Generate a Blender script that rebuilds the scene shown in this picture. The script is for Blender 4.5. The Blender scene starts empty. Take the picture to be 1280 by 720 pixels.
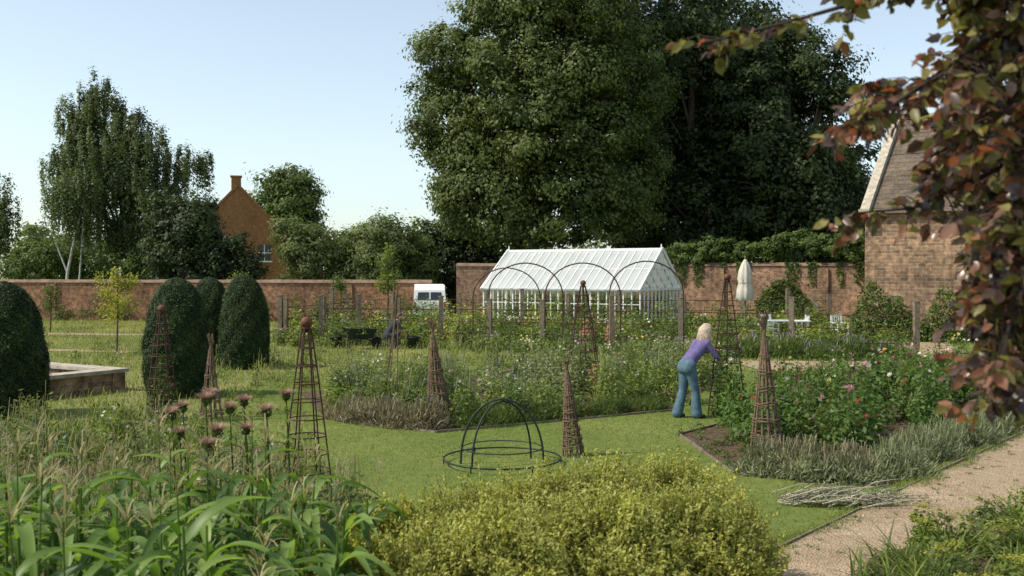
import bpy, math, random
import numpy as np
from mathutils import Vector, Matrix
rng=np.random.default_rng(11); random.seed(5)
U=lambda a,b,n=None: rng.uniform(a,b,n)
sc=bpy.context.scene

# ------------------------------------------------------------------ mesh builder
class MB:
    def __init__(s): s.v=[];s.l=[];s.n=[];s.m=[];s.a=[];s.s=[];s.off=0
    def add(s,v,f,mat=0,var=.5,smooth=False):
        v=np.asarray(v,float).reshape(-1,3); f=np.asarray(f,int)
        if len(v)==0: return
        s.v.append(v); s.l.append((f+s.off).ravel()); s.n.append(np.full(len(f),f.shape[1]))
        s.m.append(np.full(len(f),mat)); s.s.append(np.full(len(f),smooth))
        s.a.append(np.broadcast_to(np.asarray(var,float),(len(v),)).copy()); s.off+=len(v)
    def mesh(s,name,mats,origin=(0,0,0)):
        v=np.concatenate(s.v)-np.array(origin); l=np.concatenate(s.l); n=np.concatenate(s.n)
        me=bpy.data.meshes.new(name)
        me.vertices.add(len(v)); me.vertices.foreach_set('co',v.ravel())
        me.loops.add(len(l)); me.loops.foreach_set('vertex_index',l)
        me.polygons.add(len(n)); me.polygons.foreach_set('loop_start',np.concatenate([[0],np.cumsum(n)[:-1]]))
        me.polygons.foreach_set('material_index',np.concatenate(s.m))
        me.polygons.foreach_set('use_smooth',np.concatenate(s.s))
        at=me.attributes.new('var','FLOAT','POINT'); at.data.foreach_set('value',np.concatenate(s.a))
        for m in mats: me.materials.append(m)
        me.update(calc_edges=True)
        return me
    def build(s,name,mats,origin=(0,0,0),rotz=0,parent=None,local=False):
        me=s.mesh(name,mats,(0,0,0) if local else origin)
        o=bpy.data.objects.new(name,me); o.location=origin; o.rotation_euler=(0,0,rotz)
        sc.collection.objects.link(o)
        if parent: o.parent=parent
        return o
def empty(name,loc=(0,0,0),rotz=0):
    o=bpy.data.objects.new(name,None); o.location=loc; o.rotation_euler=(0,0,rotz); sc.collection.objects.link(o); return o

def nrm(a): return a/np.maximum(np.linalg.norm(a,axis=-1,keepdims=True),1e-9)
def rdir(n): return nrm(rng.normal(size=(n,3)))
BOXF=np.array([[0,3,2,1],[4,5,6,7],[0,1,5,4],[1,2,6,5],[2,3,7,6],[3,0,4,7]])
def box(mb,c,s,rz=0,mat=0,var=.5):
    x,y,z=np.array(s)/2
    v=np.array([[-x,-y,-z],[x,-y,-z],[x,y,-z],[-x,y,-z],[-x,-y,z],[x,-y,z],[x,y,z],[-x,y,z]])
    if rz:
        C,S=math.cos(rz),math.sin(rz); v=v@np.array([[C,S,0],[-S,C,0],[0,0,1]])
    mb.add(v+np.array(c),BOXF,mat,var)
def beam(mb,p0,p1,w,t,mat=0,up=(0,0,1),var=.5):
    p0=np.array(p0,float);p1=np.array(p1,float);d=nrm(p1-p0);u=np.array(up,float)
    if abs(d@u)>.98: u=np.array([1.,0,0])
    s=nrm(np.cross(d,u));u=np.cross(s,d)
    v=[p+a*s*w/2+b*u*t/2 for p in(p0,p1) for a,b in((-1,-1),(1,-1),(1,1),(-1,1))]
    mb.add(v,BOXF,mat,var)
def tube(mb,pts,rad,seg=6,mat=0,var=.5,closed=False):
    P=np.array(pts,float);n=len(P);R=np.broadcast_to(np.asarray(rad,float),(n,))
    T=nrm(np.gradient(P,axis=0)) if not closed else nrm(np.roll(P,-1,0)-np.roll(P,1,0))
    ref=np.array([0,0,1.]) if abs(T[0,2])<.8 else np.array([1.,0.3,0])
    if closed and np.abs(T[:,2]).max()<.3: ref=np.array([0,0,1.])
    A=nrm(np.cross(T,ref));B=np.cross(T,A)
    th=np.arange(seg)*2*math.pi/seg
    V=P[:,None]+R[:,None,None]*(A[:,None]*np.cos(th)[None,:,None]+B[:,None]*np.sin(th)[None,:,None])
    m=n if closed else n-1
    i=np.arange(m)[:,None];j=np.arange(seg)[None]
    i2=(i+1)%n;j2=(j+1)%seg
    F=np.stack([i*seg+j,i*seg+j2,i2*seg+j2,i2*seg+j],-1).reshape(-1,4)
    mb.add(V.reshape(-1,3),F,mat,var,True)
    if not closed:
        mb.add(V[-1],[list(range(seg))],mat,var);mb.add(V[0],[list(range(seg))[::-1]],mat,var)
def lathe(mb,c,prof,seg=20,mat=0,var=.5,smooth=True):
    pts=np.array(prof,float);th=np.arange(seg)*2*math.pi/seg
    V=np.stack([pts[:,0:1]*np.cos(th),pts[:,0:1]*np.sin(th),np.repeat(pts[:,1:2],seg,1)],-1)
    n=len(pts);i=np.arange(n-1)[:,None];j=np.arange(seg)[None];j2=(j+1)%seg
    F=np.stack([i*seg+j,i*seg+j2,(i+1)*seg+j2,(i+1)*seg+j],-1).reshape(-1,4)
    mb.add(V.reshape(-1,3)+np.array(c),F,mat,var,smooth)
def sphere(mb,c,r,seg=14,mat=0,sz=1,var=.5):
    a=np.linspace(-math.pi/2+.02,math.pi/2-.02,9)
    lathe(mb,c,[(r*math.cos(t),r*sz*math.sin(t)) for t in a],seg,mat,var)
def leaves(mb,P,N,L,W,D=None,mat=0,var=.5,fold=0.):
    n=len(P)
    if n==0:return
    if D is None: D=rdir(n)
    D=nrm(D-(D*N).sum(1,keepdims=True)*N);S=np.cross(N,D)
    L=np.broadcast_to(L,(n,))[:,None];W=np.broadcast_to(W,(n,))[:,None]
    V=np.stack([P-D*L/2,P-D*L*.05+S*W/2+N*fold*W,P+D*L/2,P-D*L*.05-S*W/2+N*fold*W],1)
    F=np.arange(n*4).reshape(n,4)
    mb.add(V.reshape(-1,3),F,mat,np.repeat(np.broadcast_to(var,(n,)),4))
def leaves6(mb,P,N,L,W,D,mat=0,var=.5,fold=.15,curl=.1):
    n=len(P);D=nrm(D-(D*N).sum(1,keepdims=True)*N);S=np.cross(N,D)
    L=np.broadcast_to(L,(n,))[:,None];W=np.broadcast_to(W,(n,))[:,None]
    a=P;b1=P+D*L*.3+S*W*.46+N*fold*W;b2=P+D*L*.3-S*W*.46+N*fold*W;m=P+D*L*.35
    c1=P+D*L*.68+S*W*.4+N*(fold*W-curl*L*.5);c2=P+D*L*.68-S*W*.4+N*(fold*W-curl*L*.5);m2=P+D*L*.7-N*curl*L*.5
    t=P+D*L-N*curl*L
    V=np.stack([a,b1,m,b2,c1,m2,c2,t],1)
    base=(np.arange(n)*8)[:,None]
    q=np.concatenate([base+np.array([[1,4,5,2]]),base+np.array([[2,5,6,3]])])
    tr=np.concatenate([base+np.array([[0,1,2]]),base+np.array([[0,2,3]]),base+np.array([[4,7,5]]),base+np.array([[5,7,6]])])
    vv=np.repeat(np.broadcast_to(var,(n,)),8)
    off=mb.off
    mb.add(V.reshape(-1,3),q,mat,vv,True)
    mb.l.append((tr+off).ravel());mb.n.append(np.full(len(tr),3));mb.m.append(np.full(len(tr),mat));mb.s.append(np.full(len(tr),True))
def blades(mb,P,az,L,W,tilt=.2,bend=.3,segs=3,mat=0,var=.5,prof='taper',fold=0.,turn=0.):
    n=len(P)
    if n==0:return
    b=lambda x:np.broadcast_to(x,(n,)).astype(float)[:,None]
    az=b(az);L=b(L);W=b(W);tilt=b(tilt);bend=b(bend)
    s=np.linspace(0,1,segs+1)[None]
    hx=L*(tilt*s+.35*bend*s*s); z=L*(s*(1-.3*tilt)-bend*s*s*.9)
    C=np.stack([P[:,0:1]+hx*np.cos(az),P[:,1:2]+hx*np.sin(az),P[:,2:3]+z],-1)
    if prof=='taper': w=W*(1-s)**.7+.0006
    elif prof=='rod': w=W*np.ones_like(s)
    else: w=W*np.sin(math.pi*(.1+.9*s))**.7*(1-.15*s)+.0005
    sa=az+math.pi/2+b(turn)
    S=np.stack([np.cos(sa)+0*s,np.sin(sa)+0*s,0*s+0*sa],-1)
    if fold:
        V=np.stack([C-S*w[...,None]/2,C-np.array([0,0,1])*w[...,None]*fold,C+S*w[...,None]/2],2);k=3
    else:
        V=np.stack([C-S*w[...,None]/2,C+S*w[...,None]/2],2);k=2
    base=(np.arange(n)*(segs+1)*k)[:,None,None];i=np.arange(segs)[None,:,None];j=np.arange(k-1)[None,None]
    F=np.stack([base+i*k+j,base+i*k+j+1,base+(i+1)*k+j+1,base+(i+1)*k+j],-1).reshape(-1,4)
    mb.add(V.reshape(-1,3),F,mat,np.repeat(np.broadcast_to(var,(n,)),(segs+1)*k),fold>0)
def inpoly(x,y,poly):
    r=np.zeros(len(x),bool);n=len(poly)
    for i in range(n):
        x1,y1=poly[i];x2,y2=poly[(i+1)%n]
        c=((y1>y)!=(y2>y))&(x<(x2-x1)*(y-y1)/((y2-y1) if y2!=y1 else 1e-9)+x1); r^=c
    return r

# ------------------------------------------------------------------ materials
class NT:
    def __init__(s,name):
        s.m=bpy.data.materials.new(name);s.m.use_nodes=True;s.t=s.m.node_tree;s.t.nodes.clear()
        s.out=s.n('ShaderNodeOutputMaterial')
    def n(s,ty,**k):
        nd=s.t.nodes.new(ty)
        for a,b in k.items(): setattr(nd,a,b)
        return nd
    def l(s,a,b): s.t.links.new(a,b)
    def noise(s,scale,detail=4,vec=None,rough=.6):
        nd=s.n('ShaderNodeTexNoise');nd.inputs['Scale'].default_value=scale;nd.inputs['Detail'].default_value=detail;nd.inputs['Roughness'].default_value=rough
        if vec: s.l(vec,nd.inputs['Vector'])
        return nd.outputs['Fac']
    def ramp(s,fac,stops):
        nd=s.n('ShaderNodeValToRGB');cr=nd.color_ramp
        while len(cr.elements)<len(stops): cr.elements.new(.5)
        for e,(p,c) in zip(cr.elements,stops): e.position=p;e.color=(*c,1)
        s.l(fac,nd.inputs['Fac']);return nd.outputs['Color']
    def mix(s,f,a,b,mode='MIX'):
        nd=s.n('ShaderNodeMix',data_type='RGBA',blend_type=mode)
        for v,i in((f,0),(a,6),(b,7)):
            if hasattr(v,'links'): s.l(v,nd.inputs[i])
            else: nd.inputs[i].default_value=v if i==0 else (*v,1)
        return nd.outputs[2]
    def coord(s,k='Object'): return s.n('ShaderNodeTexCoord').outputs[k]
    def bsdf(s,col,rough=.7,metal=0,spec=.3,bump=None,bd=.02,bs=.6):
        p=s.n('ShaderNodeBsdfPrincipled')
        if hasattr(col,'links'): s.l(col,p.inputs['Base Color'])
        else: p.inputs['Base Color'].default_value=(*col,1)
        p.inputs['Roughness'].default_value=rough;p.inputs['Metallic'].default_value=metal;p.inputs['Specular IOR Level'].default_value=spec
        if bump is not None:
            b=s.n('ShaderNodeBump');b.inputs['Distance'].default_value=bd;b.inputs['Strength'].default_value=bs
            s.l(bump,b.inputs['Height']);s.l(b.outputs[0],p.inputs['Normal'])
        return p
    def done(s,sh): s.l(sh.outputs[0],s.out.inputs[0]);return s.m
def leafmat(name,c1,c2,c3,trans=.35,rough=.55,spec=.25,nscale=.5,warm=(1.5,1.55,.8)):
    t=NT(name);a=t.n('ShaderNodeAttribute');a.attribute_name='var'
    col=t.ramp(a.outputs['Fac'],[(0,c1),(.5,c2),(1,c3)])
    nz=t.noise(nscale,3,t.coord());k=t.ramp(nz,[(.3,(.7,.74,.7)),(.7,(1.25,1.22,1.1))])
    col=t.mix(1.,col,k,'MULTIPLY')
    p=t.bsdf(col,rough,spec=spec)
    tr=t.n('ShaderNodeBsdfTranslucent');t.l(t.mix(1.,col,warm,'MULTIPLY'),tr.inputs['Color'])
    m=t.n('ShaderNodeMixShader');m.inputs[0].default_value=trans;t.l(p.outputs[0],m.inputs[1]);t.l(tr.outputs[0],m.inputs[2])
    return t.done(m)
def plain(name,c,rough=.6,metal=0,spec=.3,vary=.25,nscale=8,bd=.004):
    t=NT(name);nz=t.noise(nscale,5,t.coord())
    col=t.ramp(nz,[(.3,tuple(x*(1-vary) for x in c)),(.7,tuple(min(x*(1+vary),1) for x in c))])
    return t.done(t.bsdf(col,rough,metal,spec,nz,bd,.5))
def brickmat(name,c1,c2,mortar,scale=1.,stone=False,vary=1.):
    t=NT(name);co=t.coord();sp=t.n('ShaderNodeSeparateXYZ');t.l(co,sp.inputs[0])
    ad=t.n('ShaderNodeMath');t.l(sp.outputs[0],ad.inputs[0]);t.l(sp.outputs[1],ad.inputs[1])
    cb=t.n('ShaderNodeCombineXYZ');t.l(ad.outputs[0],cb.inputs[0]);t.l(sp.outputs[2],cb.inputs[1])
    b=t.n('ShaderNodeTexBrick');t.l(cb.outputs[0],b.inputs['Vector'])
    b.inputs['Scale'].default_value=scale;b.inputs['Brick Width'].default_value=.32 if stone else .23;b.inputs['Row Height'].default_value=.13 if stone else .075
    b.inputs['Mortar Size'].default_value=.012;b.inputs['Color1'].default_value=(*c1,1);b.inputs['Color2'].default_value=(*c2,1);b.inputs['Mortar'].default_value=(*mortar,1)
    b.inputs['Bias'].default_value=-.1
    n1=t.noise(.7,5,co);n2=t.noise(5,6,co)
    k=t.ramp(n1,[(.3,(.5,.51,.5)),(.7,(1.4,1.35,1.28))]);k2=t.ramp(n2,[(.35,(.5,.5,.52)),(.65,(1.45,1.45,1.4))])
    col=t.mix(1.,t.mix(vary,b.outputs['Color'],k,'MULTIPLY'),k2,'MULTIPLY') if vary==1. else t.mix(vary,t.mix(vary,b.outputs['Color'],k,'MULTIPLY'),k2,'MULTIPLY')
    return t.done(t.bsdf(col,.9,spec=.15,bump=b.outputs['Fac'],bd=-.01))
M={}
M['lime']=leafmat('lime_leaf',(.045,.064,.018),(.095,.125,.034),(.19,.22,.08),trans=.36)
M['dark']=leafmat('dark_leaf',(.013,.025,.007),(.026,.042,.013),(.055,.073,.025),trans=.25)
M['dark2']=leafmat('holm_leaf',(.018,.031,.009),(.036,.055,.017),(.07,.092,.03),trans=.28)
M['birch']=leafmat('birch_leaf',(.055,.076,.03),(.1,.13,.052),(.17,.20,.1),trans=.4)
M['olive']=leafmat('orchard_leaf',(.065,.085,.03),(.125,.155,.058),(.2,.235,.095),trans=.4)
M['bright']=leafmat('bright_leaf',(.08,.115,.024),(.15,.2,.042),(.28,.31,.085),trans=.4)
M['mid']=leafmat('mid_leaf',(.042,.068,.018),(.09,.13,.034),(.155,.2,.06),trans=.4,nscale=1.5)
M['dahlia']=leafmat('dahlia_leaf',(.04,.08,.02),(.08,.145,.034),(.145,.22,.06),trans=.4,nscale=1.5)
M['hedge']=leafmat('hedge_leaf',(.06,.072,.015),(.21,.225,.05),(.47,.455,.14),trans=.42,nscale=1.6)
M['yellow']=leafmat('golden_leaf',(.15,.16,.02),(.29,.29,.05),(.45,.43,.1),trans=.4,nscale=2)
M['yew']=leafmat('yew_leaf',(.012,.025,.007),(.024,.048,.012),(.06,.09,.022),trans=.15,nscale=2)
M['lav']=leafmat('lavender_leaf',(.095,.12,.06),(.17,.195,.11),(.27,.28,.18),trans=.25,nscale=2)
M['lavbr']=leafmat('lavender_spent',(.10,.09,.06),(.185,.16,.11),(.29,.25,.18),trans=.25,nscale=2)
M['maize']=leafmat('maize_leaf',(.05,.1,.018),(.105,.18,.035),(.2,.29,.075),trans=.44,rough=.45,spec=.35,nscale=2)
M['straw']=leafmat('straw',(.2,.18,.085),(.33,.29,.155),(.47,.42,.26),trans=.4,warm=(1.2,1.15,.9))
M['grass']=leafmat('grass_blade',(.09,.13,.028),(.155,.205,.045),(.245,.285,.075),trans=.35,nscale=.6)
M['rough']=leafmat('rough_grass',(.12,.15,.04),(.21,.225,.07),(.34,.33,.14),trans=.35,nscale=.4)
M['beech']=leafmat('copper_beech_leaf',(.026,.019,.019),(.08,.05,.042),(.27,.13,.08),trans=.36,rough=.32,spec=.65,nscale=3,warm=(1.7,.9,.6))
M['beechg']=leafmat('copper_beech_leaf_green',(.075,.075,.03),(.17,.155,.06),(.32,.27,.11),trans=.42,rough=.38,nscale=3)
M['bark']=plain('bark',(.09,.07,.05),.95,vary=.4,nscale=12,bd=.03)
M['barkd']=plain('bark_dark',(.035,.025,.022),.9,vary=.3,nscale=20)
M['barkw']=plain('birch_bark',(.42,.4,.35),.8,vary=.45,nscale=4)
M['iron']=plain('rusty_iron',(.07,.035,.025),.75,.3,vary=.45,nscale=40)
M['ball']=plain('rusty_ball',(.13,.05,.03),.7,.2,vary=.4,nscale=30)
M['dkiron']=plain('painted_iron',(.02,.03,.027),.5,.3,nscale=30)
M['stick']=plain('hazel_stick',(.15,.10,.065),.9,vary=.5,nscale=25)
M['post']=plain('weathered_post',(.17,.135,.095),.9,vary=.4,nscale=10)
M['white']=plain('white_paint',(.78,.78,.75),.5,vary=.05)
t=NT('soil');c=t.coord();nz=t.noise(9,8,c);M['soil']=t.done(t.bsdf(t.ramp(nz,[(.3,(.06,.04,.026)),(.7,(.18,.125,.082))]),.95,spec=.1,bump=t.noise(18,8,c),bd=.08,bs=1))
t=NT('lawn');c=t.coord();a=t.noise(.35,5,c);b=t.noise(6,6,c);d=t.noise(60,4,c)
col=t.mix(1.,t.ramp(a,[(.3,(.095,.14,.03)),(.7,(.185,.205,.06))]),t.ramp(b,[(.25,(.7,.75,.7)),(.75,(1.25,1.2,1.15))]),'MULTIPLY')
col=t.mix(1.,col,t.ramp(d,[(.25,(.7,.7,.7)),(.75,(1.3,1.3,1.3))]),'MULTIPLY')
M['lawn']=t.done(t.bsdf(col,.9,spec=.1,bump=d,bd=.03))
t=NT('meadow');c=t.coord();a=t.noise(.3,6,c);b=t.noise(3,6,c);d=t.noise(40,4,c)
col=t.mix(1.,t.ramp(a,[(.3,(.12,.155,.045)),(.5,(.18,.2,.07)),(.7,(.27,.26,.11))]),t.ramp(b,[(.25,(.65,.72,.65)),(.75,(1.3,1.22,1.15))]),'MULTIPLY')
M['meadow']=t.done(t.bsdf(col,.95,spec=.1,bump=d,bd=.05))
t=NT('gravel');c=t.coord();a=t.noise(1.1,6,c,.7);d=t.noise(45,5,c,.8);e=t.noise(9,5,c,.7)
vo=t.n('ShaderNodeTexVoronoi');vo.inputs['Scale'].default_value=45;t.l(c,vo.inputs['Vector'])
col=t.mix(1.,t.ramp(a,[(.3,(.27,.2,.13)),(.7,(.43,.33,.23))]),t.ramp(d,[(.35,(.58,.58,.58)),(.65,(1.38,1.36,1.32))]),'MULTIPLY')
col=t.mix(1.,col,t.ramp(e,[(.3,(.8,.8,.78)),(.7,(1.18,1.18,1.18))]),'MULTIPLY')
M['gravel']=t.done(t.bsdf(col,.95,spec=.1,bump=vo.outputs['Distance'],bd=.02,bs=.9))
M['brick']=brickmat('garden_brick',(.29,.125,.068),(.19,.09,.055),(.24,.175,.125))
M['brickr']=brickmat('old_brick',(.29,.155,.095),(.19,.11,.072),(.28,.22,.17))
M['stone']=brickmat('ironstone',(.29,.18,.115),(.17,.115,.08),(.3,.24,.18),1,True)
M['orange']=brickmat('orange_brick',(.36,.165,.065),(.3,.135,.055),(.28,.17,.09),vary=.4)
M['coping']=plain('stone_coping',(.38,.335,.265),.9,vary=.35,nscale=6)
M['capping']=plain('tile_capping',(.17,.115,.08),.9,vary=.4,nscale=3)
t=NT('roof_tile');c=t.coord();w=t.n('ShaderNodeTexBrick');w.inputs['Brick Width'].default_value=.3;w.inputs['Row Height'].default_value=.22;w.inputs['Mortar Size'].default_value=.02
t.l(c,w.inputs['Vector']);w.inputs['Color1'].default_value=(.2,.155,.12,1);w.inputs['Color2'].default_value=(.12,.095,.075,1);w.inputs['Mortar'].default_value=(.05,.045,.04,1)
M['roof']=t.done(t.bsdf(t.mix(1.,w.outputs['Color'],t.ramp(t.noise(2,6,c),[(.3,(.6,.6,.57)),(.7,(1.4,1.35,1.25))]),'MULTIPLY'),.9,spec=.2,bump=w.outputs['Fac'],bd=-.03))
t=NT('shaded_glass');nz=t.noise(1.2,5,t.coord());p=t.bsdf(t.ramp(nz,[(.3,(.6,.63,.62)),(.7,(.76,.78,.77))]),.22,spec=.6);tr=t.n('ShaderNodeBsdfTranslucent');tr.inputs[0].default_value=(.75,.8,.78,1)
m=t.n('ShaderNodeMixShader');m.inputs[0].default_value=.45;t.l(p.outputs[0],m.inputs[1]);t.l(tr.outputs[0],m.inputs[2]);M['rglass']=t.done(m)
t=NT('clear_glass');g=t.n('ShaderNodeBsdfGlossy');g.inputs['Roughness'].default_value=.05;g.inputs[0].default_value=(.9,.95,.95,1);tp=t.n('ShaderNodeBsdfTransparent');tp.inputs[0].default_value=(.85,.9,.88,1)
m=t.n('ShaderNodeMixShader');m.inputs[0].default_value=.22;t.l(tp.outputs[0],m.inputs[1]);t.l(g.outputs[0],m.inputs[2]);M['glass']=t.done(m)
M['dkglass']=plain('dark_window',(.02,.025,.03),.15,spec=.6,vary=.05)
M['water']=plain('pond_water',(.015,.02,.014),.05,spec=.6,vary=.1,bd=.001)
M['terra']=plain('terracotta',(.34,.15,.085),.85,vary=.25)
M['black']=plain('black_rubber',(.02,.02,.02),.6)
M['canvas']=plain('canvas',(.52,.48,.41),.9,vary=.1)
def flw(n,c,tr=.3): 
    return leafmat(n,tuple(x*.75 for x in c),c,tuple(min(x*1.2,.95) for x in c),trans=tr,warm=(1,1,1))
M['fred']=flw('flower_red',(.45,.05,.05));M['fpink']=flw('flower_pink',(.52,.22,.3));M['fwhite']=flw('flower_white',(.66,.63,.57))
M['forange']=flw('flower_orange',(.6,.27,.13));M['fmauve']=flw('flower_mauve',(.36,.26,.42));M['fyellow']=flw('flower_yellow',(.58,.5,.16));M['fdark']=flw('flower_burgundy',(.15,.02,.06))
M['thistle']=flw('seedhead',(.42,.26,.21))

# ------------------------------------------------------------------ ground
def sheet(name,poly,z,mat):
    me=bpy.data.meshes.new(name);me.from_pydata([(x,y,0) for x,y in poly],[],[list(range(len(poly)))]);me.materials.append(mat)
    o=bpy.data.objects.new(name,me);o.location=(0,0,z);sc.collection.objects.link(o);return o
sheet('ground',[(-400,-60),(400,-60),(400,700),(-400,700)],0,M['meadow'])
LAWN=[(-4.5,6),(4.5,6),(16,20),(16,25.5),(6.5,25.8),(-2,27),(-6,24),(-5,15)]
sheet('lawn',LAWN,.004,M['lawn'])
BEDA=[(-3.2,17.2),(-1.2,15.7),(3.1,18.3),(5.2,24.5),(-.5,25),(-4.5,21)]
BEDB=[(2.6,15.5),(2.8,12.5),(4.35,11.65),(8.4,16.3),(12.2,20.8),(9.5,23.5),(5.6,19.6),(4.,17.2)]
BEDC=[(-9.5,4),(-.9,4),(-1.2,8.3),(-1.7,10.6),(-3.6,14.4),(-9.5,16.8)]
BEDD=[(-1.5,5.9),(2.15,5.9),(2.1,8.7),(-1.2,8.8)]
sheet('flower_bed_soil',BEDA,.008,M['soil']);sheet('flower_bed_soil',BEDB,.008,M['soil']);sheet('vegetable_bed_soil',BEDC,.008,M['soil']);sheet('hedge_bed_soil',BEDD,.012,M['soil'])
BEDE=[(2.75,7.9),(3.15,8.75),(5.2,10.3),(9.5,14.4),(11.5,12.5),(5.5,4.8),(2.9,5.5)]
PATH=[(1.0,7.45),(2.03,8.6),(4.3,11.3),(8.0,15.6),(16.5,25.2),(19.,23.2),(10.5,12.4),(4.2,6.0),(2.4,4.6),(.2,5.9)]
sheet('gravel_path',PATH,.016,M['gravel'])
sheet('border_soil',BEDE,.02,M['soil'])
PATH2=[(6.4,25.4),(17.5,25.2),(17.5,27.6),(13.6,27.9),(15.6,36.5),(13.6,37),(11.9,28.1),(6.2,28.3)]
sheet('gravel_path',PATH2,.02,M['gravel'])
PATH3=[(-30,41.5),(-9,39),(-9,40),(-30,42.8)];sheet('gravel_path',PATH3,.012,M['gravel'])
PATH4=[(-20,33.4),(-12,31.2),(-12,31.9),(-20,34.3)];sheet('gravel_path',PATH4,.012,M['gravel'])
def edging(name,pts):
    mb=MB()
    for a,b in zip(pts[:-1],pts[1:]):
        a=np.array(a);b=np.array(b);k=max(1,int(np.linalg.norm(b-a)/1.2))
        for i in range(k):
            p=a+(b-a)*i/k;q=a+(b-a)*(i+1)/k-(b-a)/np.linalg.norm(b-a)*.01;j=U(-.01,.006);beam(mb,(*p,.012+j),(*q,.012+j+U(-.004,.004)),.022,.06,up=(0,0,1))
    mb.build(name,[M['post']],(*pts[0],0))
edging('timber_edging',[(1.6,8.1),(2.06,8.63),(4.33,11.33),(8.03,15.63),(12.4,20.7)])
edging('timber_edging',BEDA[:3]);edging('timber_edging',[BEDB[-1],BEDB[0],BEDB[1]])

beds=[BEDA,BEDB,BEDC,BEDD,PATH,PATH2,PATH3,PATH4,BEDE]
def scat(n,x0,x1,y0,y1,inside=None):
    y=np.sqrt(U(y0*y0,y1*y1,n));x=U(-1,1,n)*(.55*y+.8)
    k=(x>x0)&(x<x1)
    if inside: k&=inpoly(x,y,inside)
    for b in beds:k&=~inpoly(x,y,b)
    return x[k],y[k]
mb=MB();x,y=scat(300000,-7,13,8.3,27,LAWN);n=len(x)
pt=np.sin(x*1.7+np.sin(y*.9)*2)*np.sin(y*1.3+x*.4)+.6*np.sin(x*4.1+y*2.3)*np.sin(y*3.7-x)
blades(mb,np.stack([x,y,np.zeros(n)],1),U(0,6.28,n),U(.022,.055,n)*(1+.3*(pt>.5)),U(.006,.013,n),U(.1,.7,n),.3,1,0,np.clip(U(0,.75,n)+.22*pt+.12,0,1))
mb.build('lawn_grass',[M['grass']])
mb=MB();x,y=scat(5200,-6,12,8.3,26,LAWN);n=len(x);k=np.sin(x*1.1+y*.7)*np.sin(y*.9-x*.5)>.1;x=x[k];y=y[k];n=len(x)
blades(mb,np.repeat(np.stack([x,y,np.zeros(n)],1),3,0),U(0,6.28,n*3),U(.04,.1,n*3),.01,U(.2,.9,n*3),.4,2,0,U(0,1,n*3));mb.build('lawn_tufts',[M['rough']])
mb=MB();x,y=scat(190000,-30,20,9,52);k=~inpoly(x,y,LAWN);x=x[k];y=y[k];n=len(x)
hh=np.where(rng.random(n)<.1,U(.2,.45,n),U(.05,.17,n))
pt=np.sin(x*.7+np.sin(y*.5)*2)*np.sin(y*.6+x*.3)
blades(mb,np.stack([x,y,np.zeros(n)],1),U(0,6.28,n),hh,U(.01,.028,n),U(.1,.6,n),.3,2,0,np.clip(U(0,.7,n)+.3*pt+.15,0,1))
mb.build('meadow_grass',[M['rough']])
mb=MB();n=26000;y=U(7,20,n);x=U(0,14,n);k=inpoly(x,y,PATH)&~inpoly(x,y,BEDE);x=x[k];y=y[k];n=len(x)
P=np.stack([x,y,np.full(n,.019)],1);s=(U(.005,.013,n)*(1+.9*(rng.random(n)<.05)))[:,None]
V=np.stack([P+s*np.array([1,0,0]),P+s*np.array([0,1,0]),P+s*np.array([-1,.2,0]),P+s*np.array([0,-1,0]),P+s*np.array([.1,0,.7])],1)
b=(np.arange(n)*5)[:,None];F=np.concatenate([b+np.array([[0,1,4]]),b+np.array([[1,2,4]]),b+np.array([[2,3,4]]),b+np.array([[3,0,4]])])
mb.add(V.reshape(-1,3),F);mb.build('path_pebbles',[plain('pebble',(.36,.28,.2),.9,vary=.4,nscale=30)])
mb=MB();n=4200;tt=rng.random(n);x=2.0+6.*tt;y=8.6+7.0*tt;q=rng.normal(size=n)*.05+.05*np.sin(tt*40);x=x+q;y=y-q+rng.normal(size=n)*.03
blades(mb,np.stack([x,y,0*x],1),U(0,6.28,n),U(.04,.14,n),U(.005,.01,n),U(.2,.9,n),.4,3,0,rng.random(n));mb.build('edge_grass',[M['grass']])
mb=MB()
for i in range(90):
    y=U(8.3,15);x=2.1+(y-8.7)*.87+abs(rng.normal())*.5
    if inpoly(np.array([x]),np.array([y]),BEDE)[0]: continue
    k=9;blades(mb,np.array([[x,y,.016]])+rng.normal(size=(k,3))*np.array([.015,.015,0]),U(0,6.28,k),U(.02,.06,k),.008,U(.4,1,k),.4,2,0,rng.random(k))
mb.build('path_weeds',[M['mid']])

# ------------------------------------------------------------------ trees
def crown(mb,lobes,n,ls,cr=.9,mat=1,weep=0,shell=.28,bias=0.,rnd=.6,per=70):
    vol=np.array([(l[3]*l[4]+l[4]*l[5]+l[3]*l[5]) for l in lobes]);vol=vol/vol.sum()
    for l,w in zip(lobes,vol):
        nl=int(n*w);nc=max(6,int(nl/per))
        c0=np.array(l[:3]);R=np.array(l[3:6])
        u=rdir(nc);rad=(U(0,1,nc)**shell)[:,None]*U(.82,1.13,nc)[:,None]
        cc=c0+u*R*rad
        ci=rng.integers(0,nc,nl);off=rng.normal(size=(nl,3))*cr*np.array([.5,.5,.32])*U(.5,1.3,nc)[ci][:,None]
        P=cc[ci]+off
        if weep: P[:,2]-=rng.random(nl)**1.2*weep*U(.2,1.3,nc)[ci];P[:,:2]=cc[ci][:,:2]+off[:,:2]*.4
        N=nrm(1.0*nrm(off)+.7*u[ci]+rnd*rdir(nl)+np.array([0,0,.45]))
        var=np.clip(.6*U(0,1,nc)[ci]+.4*rng.random(nl)+bias,0,1)
        L=ls*U(.6,1.35,nl)
        leaves(mb,P,N,L,L*.62,mat=mat,var=var)
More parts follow.
